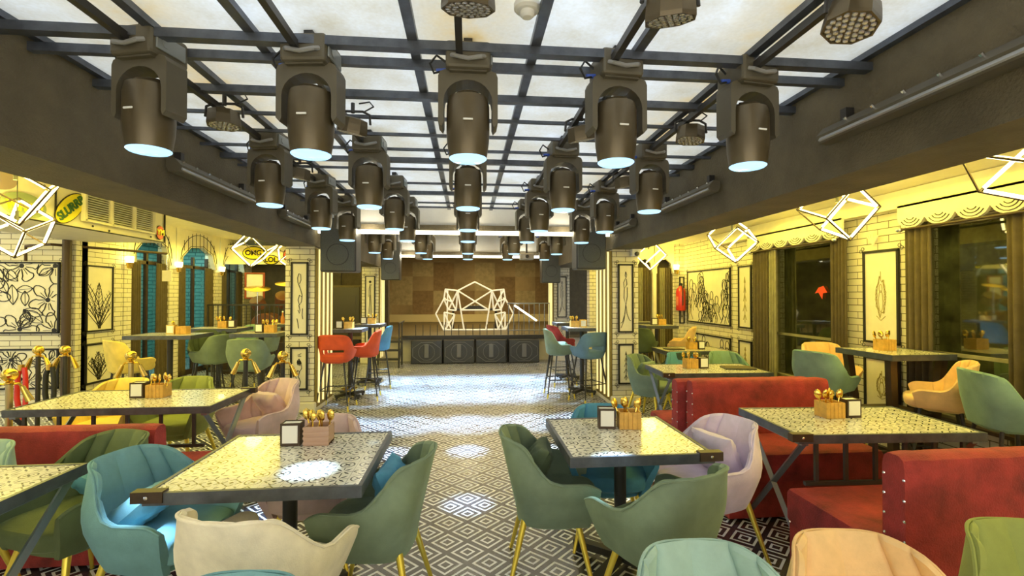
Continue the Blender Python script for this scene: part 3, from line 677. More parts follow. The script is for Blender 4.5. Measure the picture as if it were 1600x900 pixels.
# wall lamps between the arches
for x, y, rz, lb in ((XL + .08, 7.86, 0, 'small glowing wall lamp before the first arch'), (XL + .08, 9.12, 0, 'small glowing wall lamp between first and second arch'), (XL + .08, 10.64, 0, 'small glowing wall lamp between second and third arch'), (4.1, 9.0, 0, 'small glowing wall lamp at the slim end columns')):
    t = thing('wall_lamp', lb, 'wall lamp', (x, y, 2.02), rz)
    part('cup', lambda m: m.lathe([(.02, -.06), (.035, -.05), (.05, .03)], n=14), M_brass, t, key='wl_cup', smooth=True)
    part('glass_shade', lambda m: m.lathe([(.045, .03), (.055, .12), (.05, .13)], n=14), M_tube, t, key='wl_shade', smooth=True)
    lamp('POINT', (x + (.08 if x < 0 else -.1), y - (.0 if x < 0 else .1), 2.25), 1.5, WARM, size=.06, name='wall_lamp_glow')

# ------------------------------------------------------------------ fascia with comic bubbles and grille
t = thing('fascia_board', 'cream fascia box with louvred grille and painted comic bubbles', 'fascia board', (0, 0, 0))
part('panel', B((-4.85, 5.3, 2.53), (1.1, 3.7, .48)), M_cream, t)
part('edge_strip', lambda m: m.box((-4.29, 5.3, 2.295), (.02, 3.7, .012)).box((-4.29, 7.145, 2.53), (.02, .012, .48)).box((-4.292, 5.36, 2.53), (.012, .012, .48)), M_ink, t)
for i in range(3):
    y0 = 5.72 + i * .385
    def louv(m, y0=y0):
        for k in range(13): m.box((-4.275, y0 + .185, 2.405 + k * .027), (.03, .35, .006), (0, .6, 0))
    g_ = part('louvre_grille', louv, M_white, t)
    part('grille_backing', lambda m: m.box((-4.286, y0 + .185, 2.57), (.006, .36, .36)), M_dark, g_)
part('grille_frame', lambda m: m.box((-4.26, 6.28, 2.385), (.05, 1.2, .02)).box((-4.26, 5.69, 2.56), (.05, .03, .36)).box((-4.26, 6.09, 2.56), (.05, .02, .36)).box((-4.26, 6.48, 2.56), (.05, .02, .36)).box((-4.26, 6.87, 2.56), (.05, .02, .36)), M_cream, t)
def blob(cy, cz, ry, rz_, rot=0, x=-4.285, n=28):
    return lambda m: m.prism([(cy + ry * math.cos(a * 2 * PI / n) * math.cos(rot) - rz_ * math.sin(a * 2 * PI / n) * math.sin(rot), cz + ry * math.cos(a * 2 * PI / n) * math.sin(rot) + rz_ * math.sin(a * 2 * PI / n) * math.cos(rot)) for a in range(n)], x, x + .008, 'x')
XT = (R(90), 0, R(90))
part('speech_bubble', blob(5.53, 2.49, .235, .12, .75, -4.29), M_ink, t)
b = part('speech_bubble', blob(5.53, 2.49, .225, .11, .75, -4.286), M_yel, t, label='yellow comic bubble reading SLURRP')
text('SLURRP', .125, pm('deep_green_paint', (.03, .12, .03), .5), b, (-4.272, 5.53, 2.49), (R(90), R(-40), R(90)), sx=.95)
part('speech_bubble', blob(7.03, 2.42, .085, .10, 0, -4.288), M_ink, t)
b = part('speech_bubble', blob(7.03, 2.42, .078, .093, 0, -4.284), pm('red_paint', (.6, .05, .02), .5), t, label='red comic disc reading YM')
text('YM', .11, M_yel, b, (-4.27, 7.03, 2.42), XT)
b = part('speech_bubble', blob(5.0, 2.42, .24, .12, 0, -4.288), pm('sage_paint', (.30, .36, .18), .5), t, label='sage green comic bubble')
text('WHAM', .12, M_yel, b, (-4.274, 5.0, 2.40), XT)
part('speech_bubble', blob(4.72, 2.62, .2, .1, 0, -4.288), pm('mauve_paint', (.35, .26, .22), .5), t, label='mauve comic bubble')
part('painted_dots', lambda m: [m.lathe([(.0, 0), (.013, 0), (.013, .006)], (-4.29, y, z), 8, 'x') for y, z in ((5.22, 2.66), (5.85, 2.34), (6.1, 2.32), (6.85, 2.34), (7.1, 2.36))] and m, M_ink, t)
# comic board at the far end of the aisle
t = thing('comic_sign_board', 'cream sign board with yellow comic bubbles above the drum kit', 'sign', (0, 0, 0))
part('panel', B((-4.5, 11.0, 2.44), (1.9, .06, .42)), M_cream, t)
def blobf(cx, cz, rx, rz_, y): return lambda m: m.prism([(cx + rx * math.cos(a * PI / 14), cz + rz_ * math.sin(a * PI / 14)) for a in range(28)], y, y + .01, 'y')
for cx, cz, rx, rz_, s, mt in ((-4.72, 2.48, .22, .13, 'OMG', M_yel), (-4.35, 2.33, .15, .09, 'LOL', M_yel), (-3.98, 2.44, .1, .13, '', MATS['red_paint'])):
    part('speech_bubble', blobf(cx, cz, rx + .02, rz_ + .02, 10.955), M_ink, t)
    b = part('speech_bubble', blobf(cx, cz, rx, rz_, 10.945), mt, t)
    if s: text(s, .15, M_ink, b, (cx, 10.935, cz), (R(90), 0, 0))

# pipes and rails on the arcade side
tag(part('drain_pipe', lambda m: m.tube((-5.36, 6.88, 0), (-5.36, 6.88, 2.3), .05, n=14), pm('brown_pipe', (.07, .04, .02), .5), smooth=True), 'dark brown vertical pipe at the corner of the flower-panel wall', 'pipe')
tag(part('conduit_pipe', lambda m: m.path([(-5.85, 6.86, 2.0), (-5.85, 6.86, 2.2), (-5.5, 6.8, 2.22), (-4.7, 7.9, 2.20)], .018, 8), MATS['brown_pipe'], smooth=True), 'thin dark conduit running from the flower panel to the first arch', 'pipe')
t = thing('hanging_notice', 'small cream notice hanging before the first arch', 'sign', (-4.7, 7.9, 1.85))
part('plate', lambda m: m.rbox((0, 0, 0), (.14, .02, .17), .004), M_cream, t)
part('rod', lambda m: m.tube((0, 0, .085), (0, 0, .35), .008), M_chrome, t)

# ------------------------------------------------------------------ curtains, valances
def curtain(x, y, w, z0, z1, label, mat=M_curt, rz=0, tie=False, folds=5, nm='curtain'):
    t = thing(nm, label, 'curtain', (x, y, 0), rz)
    def fn(u, v):
        z = z1 + (z0 - z1) * v; k = 1
        if tie: k = 1 - .45 * math.exp(-((v - .62) / .28) ** 2)
        xx = (u - (0 if tie else .5)) * w * k
        return (xx, .03 * math.sin(u * folds * 2 * PI) * (.6 + .4 * v), z)
    part('fabric', lambda m: m.grid(fn, 48, 20), mat, t, smooth=True, mods=[('SOLIDIFY', dict(thickness=.006))])
    return t
for a, b, n in ((8.02, 8.98, 'first'), (9.25, 10.5, 'second'), (10.78, 11.8, 'third')):
    curtain(XL - .05, a + .14, .26, .05, 2.1, 'brown curtain at the near jamb of the %s arch' % n, rz=R(90))
    curtain(XL - .05, b - .14, .26, .05, 2.1, 'brown curtain at the far jamb of the %s arch' % n, rz=R(90))
curtain(4.17, 6.42, .36, .08, 2.22, 'brown curtain of the farther window, far side', rz=R(90))
curtain(4.17, 6.15, .16, .08, 2.2, 'grey-green sheer beside the farther window curtain', M_greyc, R(90), folds=3)
curtain(4.17, 4.98, .24, .08, 2.22, 'brown curtain of the farther window, near side', rz=R(90))
curtain(4.17, 4.03, .26, .08, 2.22, 'brown tied curtain of the nearer window, far side', rz=R(90), folds=4)
curtain(4.17, 3.12, .36, .08, 2.22, 'brown curtain of the nearer window at the picture edge', rz=R(90))
for x, w_, mt, lb in ((3.34, .06, M_curt, 'brown curtain beside the end wall'), (3.44, .13, M_greyc, 'pale curtain in the first slim arch'), (3.6, .16, M_curt, 'brown curtain in the first slim arch'), (3.80, .12, M_curt, 'narrow brown curtain in the second slim arch'), (3.90, .13, M_greyc, 'pale curtain in the second slim arch'), (4.05, .16, M_curt, 'wide brown curtain in the second slim arch')):
    curtain(x, 9.26, w_, .05, 2.1, lb, mt, folds=3)
struct('wall_beyond_end', B((3.7, 9.5, 1.3), (1.2, .08, 2.6)), M_dark)
for y0, y1, lb in ((4.85, 6.62, 'scalloped cream valance over the farther window'), (2.55, 4.17, 'scalloped cream valance over the nearer window')):
    t = thing('window_valance', lb, 'valance', (4.12, 0, 0)); n = 6; L = (y1 - y0) / n
    pts = [(y0, 2.40)]
    for k in range(n):
        for a in range(9):
            tt = a / 8; pts.append((y0 + (k + tt) * L, 2.26 - .085 * math.sin(PI * tt) ** .6))
    pts.append((y1, 2.40))
    part('scalloped_board', lambda m: m.prism(pts, -.02, .01, 'x').box((.06, (y0 + y1) / 2, 2.39), (.16, y1 - y0, .02)), M_cream, t)
    def arcs(m):
        for k in range(n):
            for q in (.35, .62, .9):
                m.path([(-.023, y0 + (k + .5) * L + L * .42 * q * math.cos(a), 2.285 - .10 * q * math.sin(a)) for a in [PI * (.15 + .7 * j / 6) for j in range(7)]], .004, 4)
    part('painted_arcs', arcs, M_ink, t)
for y0, y1, lb in ((4.95, 6.55, 'dark curtain rod of the farther window'), (2.9, 4.15, 'dark curtain rod of the nearer window')):
    t = thing('curtain_rod', lb, 'curtain rod', (4.10, 0, 2.17))
    part('rod', lambda m: m.tube((0, y0, 0), (0, y1, 0), .012), M_dwood, t, smooth=True)
    for y in (y0, y1): part('finial', lambda m: m.lathe([(.005, -.03), (.02, -.02), (.026, 0), (.02, .02), (.005, .03)], n=12, axis='y'), M_chrome, t, loc=(0, y, 0), smooth=True, key='fin')
for x, y, rz, lb in ((4.2, 4.55, 0, 'small cream shell sconce above the medallion panel'),):
    t = thing('wall_ornament', lb, 'ornament', (x, y, 2.13), 0)
    part('shell', lambda m: [m.tube((0, 0, -.06), (-.01, .07 * math.sin(a), .06 * math.cos(a)), .008, .013, 6) for a in (-1, -.5, 0, .5, 1)] and m, M_cream, t, smooth=True)

tag(part('window_sticker', lambda m: m.prism([(5.30, 1.58), (5.36, 1.66), (5.44, 1.64), (5.50, 1.57), (5.44, 1.58), (5.38, 1.50), (5.37, 1.57)], 4.286, 4.290, 'x'), pm('mark_red', (.8, .06, .02), .5)), 'small red sticker on the glass of the farther window', 'sticker')  # small red bird-like shape on the pane
# fire extinguisher
t = thing('fire_extinguisher', 'red fire extinguisher hanging on the brick pier beside the crowd panel', 'fire extinguisher', (4.12, 8.86, 1.25))
part('cylinder', lambda m: m.lathe([(.02, 0), (.085, .0), (.09, .02), (.09, .36), (.075, .42), (.035, .46), (.03, .48)], n=20), M_redp, t, smooth=True)
part('valve', lambda m: m.box((0, 0, .50), (.03, .1, .04)).box((-.01, -.03, .53), (.02, .14, .012), (.3, 0, 0)), M_black, t)
part('hose', lambda m: m.path([(0, -.04, .5), (-.02, -.13, .46), (-.02, -.14, .3), (-.02, -.13, .1)], .012, 8), M_black, t, smooth=True)
part('label', lambda m: m.grid(lambda u, v: (-.0915 * math.cos((u - .5) * 1.2), .0915 * math.sin((u - .5) * 1.2), .1 + v * .17), 8, 2), pm('faded_label', (.75, .2, .12), .5), t)

# cctv camera
t = thing('security_camera', 'small white camera on top of the near window-side column', 'camera', (2.33, 6.40, 2.12))
part('housing', lambda m: m.rbox((0, .02, .03), (.13, .10, .12), .015), M_paper, t)
part('eye', lambda m: m.lathe([(.03, .0), (.03, -.05), (.02, -.06)], (.0, 0, .0), 12, 'y'), M_black, t, smooth=True)

# ------------------------------------------------------------------ stage
struct('floor_stage', B((.2, 13.95, .57), (6.8, 5.8, .06)), pm('stage_boards', (.17, .13, .06), .5, var=.2))
struct('trim_5', B((.15, 11.02, .575), (3.3, .08, .09)), M_black)
struct('wall_stage_front', lambda m: m.box((-1.75, 11.3, .27), (1.1, .05, .54)).box((2.2, 11.3, .27), (1.0, .05, .54)).box((.2, 11.3, .27), (3, .05, .54)), M_cream)
for k in range(4):
    t = thing('subwoofer', 'black subwoofer under the stage front, %s' % ['beside the steps', 'second from the steps', 'third from the steps', 'farthest from the steps'][k], 'subwoofer', (-.92 + k * .725 + (.03 if k == 3 else 0), 10.78, 0), 0, 'subwoofers under the stage front')
    part('cabinet', lambda m: m.rbox((0, .22, .265), (.70, .42, .53), .012), M_black, t, key='sub_cab')
    part('grille', lambda m: m.box((0, .0, .265), (.66, .02, .49)), pm('sub_grille', (.055, .06, .075), .5, var=.3, vscale=90), t, key='sub_gr')
    part('cone_ring', lambda m: m.path([((.33 if abs(math.cos(a * PI / 4)) > .5 else .31) * math.cos(a * PI / 4 + .39), -.012, .265 + .235 * math.sin(a * PI / 4 + .39)) for a in range(8)], .007, 5, True).path([(.18 * math.cos(a * PI / 8), -.012, .265 + .18 * math.sin(a * PI / 8)) for a in range(16)], .006, 5, True), pm('ring_grey', (.17, .175, .20), .5), t, key='sub_ring')
    part('port_bar', lambda m: m.rbox((0, -.02, .29), (.10, .03, .30), .01), MATS['ring_grey'], t, key='sub_bar')
# stage steps
t = thing('stage_steps', 'black open steps up to the stage beside the subwoofers', 'steps', (-1.72, 10.65, 0))
for k in range(3):
    part('tread', lambda m: m.rbox((0, .0, 0), (.50, .22, .03), .006), M_black, t, key='tread', loc=(0, -.25 + k * .2, .17 + k * .17))
for sx in (-.26, .26):
    part('stringer', lambda m: m.box((0, -.35, .28), (.035, .035, .56)).box((0, .1, .30), (.035, .035, .6)).box((0, -.12, .30), (.03, .5, .03), (R(40), 0, 0)), M_black, t, key='stringer', loc=(sx, 0, 0))
part('handrail', lambda m: m.tube((.26, -.35, .5), (.26, -.35, .95), .014).tube((.26, .1, .6), (.26, .1, .95), .014).tube((.26, -.36, .95), (.26, .45, .95), .016), M_black, t, smooth=True)
t = thing('stage_front_rail', 'low row of thin black uprights along the stage front', 'railing', (0, 11.15, .6))
for k in range(16): part('upright', lambda m: m.tube((0, 0, 0), (0, 0, .26), .008, n=6), M_black, t, key='upr', loc=(-1.2 + k * .165, 0, 0))
t = thing('stage_side_railing', 'grey tubular railing on the stage beside the far column', 'railing', (0, 11.4, .6))
part('top_rail', lambda m: m.tube((.95, 0, .75), (2.0, 0, .75), .016), M_legst, t, smooth=True)
part('bottom_rail', lambda m: m.tube((.95, 0, .1), (2.0, 0, .1), .012), M_legst, t, smooth=True)
for k in range(9): part('upright', lambda m: m.tube((0, 0, 0), (0, 0, .75), .010, n=6), M_legst, t, key='upr2', loc=(.98 + k * .125, 0, 0))
tag(part('leaning_light_tube', lambda m: m.tube((1.12, 11.37, 1.30), (1.66, 11.37, .93), .02), M_ledwhite, smooth=True), 'white tube leaning diagonally on the stage railing', 'tube light')
# DJ booth of white tubes
t = thing('dj_booth', 'white tubular geometric dj booth standing on the stage', 'dj booth', (0, 0, 0))
cx0 = 741.5
def q(px, py, dy=0):
    d = 12.7; s = d / 740
    return Vector(((px - 741.5) * s + .19 , 12.7 + dy, .62 + (513 - py) * s))
half = [((741.5, 438, .25), (714.7, 452, .1)), ((714.7, 452, .1), (695, 449.7, .3)), ((695, 449.7, .3), (692.8, 465, .25)), ((692.8, 465, .25), (680.6, 488.4, .15)), ((680.6, 488.4, .15), (692.8, 512.8, .1)),
        ((714.7, 452, .1), (724.5, 512.5, 0)), ((714.7, 452, .1), (761.9, 481.4, -.05)), ((721, 482, 0), (741.5, 482, 0)), ((714.7, 452, .1), (712, 483, .2)), ((695, 449.7, .3), (712, 483, .2)), ((700, 482, .25), (712, 483, .2)),
        ((692.8, 465, .25), (700, 482, .25)), ((692.8, 465, .25), (707, 470, .2)), ((700, 482, .25), (714.7, 452, .1)), ((693.6, 486, .15), (710, 489, .1)), ((710, 489, .1), (705, 512.5, .05)), ((693.6, 486, .15), (694, 511, .1)), ((693.6, 486, .15), (705, 512.5, .05)),
        ((710, 489, .1), (696, 512, .1)), ((692.8, 512.8, .1), (741.5, 512.8, 0)),
        ((692.8, 465, .25), (693, 464, .9)), ((695, 449.7, .3), (697, 450, .95)), ((692.8, 512.8, .1), (696, 512.8, .9)), ((697, 450, .95), (696, 512.8, .9))]
for a, b in half:
    for sg in (1, -1):
        A = q(741.5 + sg * (a[0] - 741.5), a[1], a[2]); Bq = q(741.5 + sg * (b[0] - 741.5), b[1], b[2])
        part('tube', lambda m: m.tube(A, Bq, .021, n=6), pm('booth_white_tube', (.92, .9, .78), .4, emit=(1, .93, .7), es=.25), t)
part('table', B((.19, 13.35, 1.15), (1.3, .6, .05)), M_black, t)
for k in range(4): part('leg', lambda m: m.tube((0, 0, .6), (0, 0, 1.13), .02), M_black, t, key='djleg', loc=(.19 + (-.6, .6, -.6, .6)[k], 13.35 + (-.25, -.25, .25, .25)[k], 0))
t = thing('dj_mixer', 'dark mixer on the table inside the dj booth', 'mixer', (.19, 13.3, 1.175))
part('body', lambda m: m.rbox((0, 0, .04), (.5, .34, .08), .01), M_black, t)
part('knobs', lambda m: [m.tube((x * .09, y * .09, .08), (x * .09, y * .09, .1), .014, n=8) for x in (-2, -1, 0, 1, 2) for y in (-1, 0, 1)] and m, M_chrome, t)

# drum kit and rail at the end of the arcade aisle
t = thing('drum_kit', 'brown drum kit with cymbals behind the black rail', 'drum kit', (-4.15, 10.3, .0))
part('bass_drum', lambda m: m.lathe([(.26, -.2), (.28, -.18), (.28, .18), (.26, .2)], (0, 0, .9), 24, 'y'), pm('drum_brown', (.16, .06, .03), .35), t, smooth=True)
part('tom', lambda m: m.lathe([(.15, -.12), (.16, -.11), (.16, .11), (.15, .12)], n=20), MATS['drum_brown'], t, loc=(.35, -.1, 1.45), rot=(.6, .3, 0), smooth=True)
part('tom', lambda m: m.lathe([(.13, -.1), (.14, -.09), (.14, .09), (.13, .1)], n=20), MATS['drum_brown'], t, loc=(-.15, -.1, 1.38), rot=(.6, -.2, 0), smooth=True)
for k, (x, z, r) in enumerate(((-.1, 1.68, .24), (.45, 1.78, .2))):
    part('cymbal', lambda m: m.lathe([(.01, .03), (.05, .02), (r, 0), (r, -.004), (.01, .02)], n=24), M_brass, t, loc=(x, -.25, z), rot=(.25, .1, 0), smooth=True)
    part('cymbal_stand', lambda m: m.tube((x, -.25, .55), (x, -.25, z), .011), M_chrome, t, smooth=True)
part('riser', B((0, .1, .3), (1.3, 1.2, .6)), M_dwood, t)
t = thing('red_framed_sign', 'cream sign with a red frame behind the drum kit', 'sign', (-4.6, 10.75, 1.75))
part('board', lambda m: m.rbox((0, 0, 0), (.34, .03, .5), .01), M_cream, t)
part('frame', lambda m: m.path([(sx * .19, -.01, sz * .27) for sx, sz in ((-1, -1), (1, -1), (1, 1), (-1, 1))], .025, 6, True), pm('dull_red', (.35, .07, .03), .5), t)
t = thing('aisle_railing', 'black railing before the drum kit', 'railing', (-4.2, 9.55, 0))
part('rails', lambda m: m.box((0, 0, 1.36), (1.5, .03, .03)).box((0, 0, .1), (1.5, .03, .03)).box((-.74, 0, .68), (.03, .03, 1.36)).box((.74, 0, .68), (.03, .03, 1.36)), M_black, t)
for k in range(18): part('upright', lambda m: m.box((0, 0, .73), (.014, .014, 1.26)), M_black, t, key='upr3', loc=(-.73 + k * .086, 0, 0))
# cabinet behind the near arcade-side column
t = thing('storage_cabinet', 'dark two-door cabinet against the far wall behind the orange stools', 'cabinet', (-3.2, 11.3, 0))
part('body', lambda m: m.rbox((0, .2, .9), (1.5, .5, 1.75), .01), M_dark, t)
for sx in (-.37, .37):
    d = part('door', lambda m: m.rbox((0, -.06, .93), (.68, .03, 1.6), .01).box((0, -.08, 1.3), (.5, .01, .5)), pm('door_dark', (.045, .036, .02), .45), t, key='cabdoor', loc=(sx, 0, 0))
    part('handle', lambda m: m.tube((0, -.09, .9), (0, -.09, 1.1), .012), M_chrome, d, key='cabh', loc=(-sx * .75, 0, 0))
t = thing('split_air_conditioner', 'small cream unit on the wall above the dark cabinet', 'air conditioner', (-3.0, 12.15, 2.0))
part('casing', lambda m: m.rbox((0, 0, 0), (.36, .14, .2), .02), M_cream, t)
part('outlet', B((0, -.072, -.07), (.3, .006, .025)), M_dark, t)

# projector-like box hanging at the stage
for x, lb in ((-.96, 'small grey projector hanging below the far header, steps side'), (1.27, 'small grey projector hanging below the far header, railing side')):
    t = thing('projector', lb, 'projector', (x, 10.2, 2.38))
    part('body', lambda m: m.rbox((0, 0, 0), (.3, .26, .14), .02), pm('grey_plastic', (.32, .30, .26), .5), t, key='pr_b')
    part('lens', lambda m: m.lathe([(.04, -.13), (.035, -.16), (.02, -.155)], n=16, axis='y'), M_black, t, key='pr_l', smooth=True)
    part('mount_pole', lambda m: m.tube((0, 0, .07), (0, 0, .62), .02), M_black, t, key='pr_p')

# ------------------------------------------------------------------ armchairs
def ushape(t, hw, yf, yb, arm):  # t -1..1 -> (x,y) along U, arm = straight length share
    s = 1 if t > 0 else -1; a = abs(t)
    if a > .52:
        k = (a - .52) / .48; return (s * hw * (1 - .06 * k), arm + (yf - arm) * k)
    th = (a / .52) * PI / 2
    e = .62
    return (s * hw * math.sin(th) ** e, arm - (arm - yb) * math.cos(th) ** e if math.cos(th) > 0 else arm)
def rimh(t, ha, hb):
    a = abs(t); k = min(1, max(0, (a - .34) / .20)); k = k * k * (3 - 2 * k)
    f = max(0, (a - .8) / .2)
    return hb - (hb - ha) * k - .03 * f * f - .030 * min(1, a / .36) ** 3 * (1 - k)
def shell_pt(t, v, side, P):
    h = rimh(t, P['ha'], P['hb']); z = P['z0'] + (h - P['z0']) * v
    bot, top = P['hwb'], P['hwt']; kk = (z - P['z0']) / (P['hb'] - P['z0'])
    hw = bot + (top - bot) * min(1, kk / .45) ** .8 - max(0, kk - .6) * P['narrow']
    yb = P['yb'] - P['lean'] * kk ** 1.2; yf = P['yf'] - .03 * (1 - kk)
    yf = P['yf'] - .05 * (1 - min(1, kk * 2.2))
    x, y = ushape(t, hw, yf, yb, P['arm'])
    th = P['th'] * (.55 + .45 * math.sin(PI * min(1, max(0, v)) * .85 + .35))
    if side:
        L = math.hypot(x, y - P['arm'] if y < P['arm'] else 0) or 1; nx, ny = -x / L, (-(y - P['arm']) if y < P['arm'] else 0) / L
        g = 0
        if P['groove'] and abs(t) < .55: g = .020 * (abs(math.sin(t * P['groove'])) ** .35) - .015
        x += nx * (th + g); y += ny * (th + g)
    return (x, y, z)
CH = dict(z0=.33, ha=.575, hb=.775, hwb=.20, hwt=.285, narrow=.21, yb=-.19, lean=.10, yf=.24, arm=.03, th=.042, groove=22)
ST = dict(z0=.66, ha=.80, hb=1.02, hwb=.19, hwt=.25, narrow=.06, yb=-.19, lean=.05, yf=.19, arm=.0, th=.035, groove=20)
def tub_shell(m, P, nu=141, nv=10):
    def ring(i):
        t = -1 + 2 * i / (nu - 1)
        o = [shell_pt(t, j / (nv - 1), 0, P) for j in range(nv)]; n_ = [shell_pt(t, j / (nv - 1), 1, P) for j in range(nv)]
        mid = Vector(o[-1]).lerp(Vector(n_[-1]), .5); mid.z += .012
        return o + [tuple(mid)] + n_[::-1]
    L = 2 * nv + 1; vs = []
    for i in range(nu): vs += ring(i)
    fs = [(i * L + j, (i + 1) * L + j, (i + 1) * L + (j + 1) % L, i * L + (j + 1) % L) for i in range(nu - 1) for j in range(L)]
    fs += [tuple(range(L)), tuple((nu - 1) * L + j for j in range(L))]
    return m.add(vs, fs)
def rim_pipe(m, P, r=.006):
    m.path([tuple(Vector(shell_pt(-1 + 2 * i / 60, 1, 0, P)) + Vector((0, 0, .006))) for i in range(61)], r, 6)
def seat_pad(m, P, zs, hw, yf, yb, th=.09):
    n = 40; rings = []
    for z, k in ((zs - th, .86), (zs - th * .8, .97), (zs - th * .45, 1), (zs - th * .18, .985), (zs - .004, .93), (zs, .82), (zs + .006, .45)):
        ring = []
        for j in range(n):
            a = j * 2 * PI / n; c, s_ = math.cos(a), math.sin(a)
            x = hw * k * math.copysign(abs(c) ** .55, c); y = (yf + yb) / 2 + (yf - yb) / 2 * k * math.copysign(abs(s_) ** .55, s_)
            ring.append((x, y, z))
        rings.append(ring)
    vs = [p for r_ in rings for p in r_]; fs = [tuple(range(n - 1, -1, -1))] + [(i * n + j, i * n + (j + 1) % n, (i + 1) * n + (j + 1) % n, (i + 1) * n + j) for i in range(len(rings) - 1) for j in range(n)] + [tuple((len(rings) - 1) * n + j for j in range(n))]
    return m.add(vs, fs)
def under_pan(m, P):
    n = 36; vs = []
    for z, k in ((P['z0'] + .03, 1.0), (P['z0'] - .005, .97), (P['z0'] - .03, .75)):
        for j in range(n):
            a = j * 2 * PI / n; c, s_ = math.cos(a), math.sin(a)
            vs.append((P['hwb'] * k * math.copysign(abs(c) ** .6, c), (P['yf'] - .05 + P['yb']) / 2 + (P['yf'] - .05 - P['yb']) / 2 * k * math.copysign(abs(s_) ** .6, s_), z))
    fs = [(i * n + j, i * n + (j + 1) % n, (i + 1) * n + (j + 1) % n, (i + 1) * n + j) for i in range(2) for j in range(n)] + [tuple(range(n)), tuple(2 * n + j for j in range(n))]
    return m.add(vs, fs)
def armchair(x, y, deg, color, label, leg=None, group=None, s=1):
    t = thing('armchair', label, 'armchair', (x, y, 0), R(deg), group, s)
    mt = V(color)
    part('shell', lambda m: tub_shell(m, CH), mt, t, key='ch_shell', smooth=True)
    part('piping', lambda m: rim_pipe(m, CH), mt, t, key='ch_pipe', smooth=True)
    part('seat', lambda m: seat_pad(m, CH, .465, .225, .26, -.20, .10), mt, t, key='ch_seat', smooth=True)
    part('seat_pan', lambda m: under_pan(m, CH), mt, t, key='ch_pan', smooth=True)
    for sx in (-1, 1):
        for sy in (-1, 1):
            part('leg', lambda m: m.tube((sx * .15, sy * .14 - .01, .35), (sx * .235, sy * .225 - .01, .0), .018, .010, 10), leg or M_gold, t, key='ch_leg%d%d' % (sx, sy), smooth=True)
    return t
def bar_stool(x, y, deg, color, label, slot=False, group=None, s=1, tips=True):
    t = thing('bar_stool', label, 'bar stool', (x, y, 0), R(deg), group, s)
    mt = V(color)
    if slot:
        def sh(m):
            nu, nv = 61, 13
            vs = [shell_pt(-1 + 2 * i / (nu - 1), j / (nv - 1), 0, ST) for i in range(nu) for j in range(nv)]
            fs = []
            for i in range(nu - 1):
                for j in range(nv - 1):
                    tt = -1 + 2 * (i + .5) / (nu - 1)
                    if abs(tt) < .15 and 3 <= j <= 4: continue
                    fs.append((i * nv + j, (i + 1) * nv + j, (i + 1) * nv + j + 1, i * nv + j + 1))
            return m.add(vs, fs)
        part('shell', sh, mt, t, key='st_slot', smooth=True, mods=[('SOLIDIFY', dict(thickness=.035, offset=-1)), ('SUBSURF', dict(levels=1, render_levels=1))])
    else: part('shell', lambda m: tub_shell(m, ST), mt, t, key='st_shell', smooth=True)
    part('seat', lambda m: seat_pad(m, ST, .74, .19, .22, -.17, .09), mt, t, key='st_seat', smooth=True)
    part('seat_pan', lambda m: under_pan(m, ST), mt, t, key='st_pan', smooth=True)
    for sx in (-1, 1):
        for sy in (-1, 1):
            l = part('leg', lambda m: m.tube((sx * .13, sy * .12, .65), (sx * .215, sy * .205, .0), .013, .009, 8), M_black, t, key='st_leg%d%d' % (sx, sy), smooth=True)
            if tips: part('foot_tip', lambda m: m.tube((sx * .207, sy * .197, .07), (sx * .2155, sy * .2055, .0), .0115, .0105, 8), M_gold, l, key='st_tip%d%d' % (sx, sy), smooth=True)
    k = .18
    part('foot_rest', lambda m: m.path([(-k, -k + .01, .27), (k, -k + .01, .27), (k, k - .01, .27), (-k, k - .01, .27)], .008, 6, True), M_black, t, key='st_foot', smooth=True)
    return t
def pillow(x, y, z, rot, color, label, s=1, w=.34):
    def fn(u, v):
        a, b = u * 2 - 1, v * 2 - 1
        px, py = a * w / 2 * (1 - .10 * (1 - b * b) * abs(a) ** 3), b * w / 2 * (1 - .10 * (1 - a * a) * abs(b) ** 3)
        h = .065 * max(0, (1 - a ** 4) * (1 - b ** 4)) ** .55
        wr = .007 * math.sin(9 * a + 5 * b) * math.sin(7 * b - 3 * a + 1) + .005 * math.sin(17 * b + 8 * a)
        return px, py, h, wr * (1 - max(abs(a), abs(b)) ** 4)
    def bld(m):
        m.grid(lambda u, v: (fn(u, v)[0], fn(u, v)[1], fn(u, v)[2] + fn(u, v)[3]), 22, 22)
        m.grid(lambda u, v: (fn(u, v)[0], fn(u, v)[1], -fn(u, v)[2] * .9 + fn(u, v)[3]), 22, 22)
    o = part('cushion', bld, V(color), smooth=True, loc=(x, y, z), rot=rot, key='pil')
    return tag(o, label, 'cushion')
def pil_on(chx, chy, deg, color, label, dx=0, tilt=62, roll=0):
    # leans on the inside of the back of an armchair turned by deg
    a = R(deg); lx, ly = dx, -.09
    x = chx + lx * math.cos(a) - ly * math.sin(a); y = chy + lx * math.sin(a) + ly * math.cos(a)
    M = Matrix.Rotation(a + R(roll), 4, 'Z') @ Matrix.Rotation(R(tilt), 4, 'X')
    return pillow(x, y, .575 if tilt > 45 else .535, M.to_euler(), color, label, w=.31)

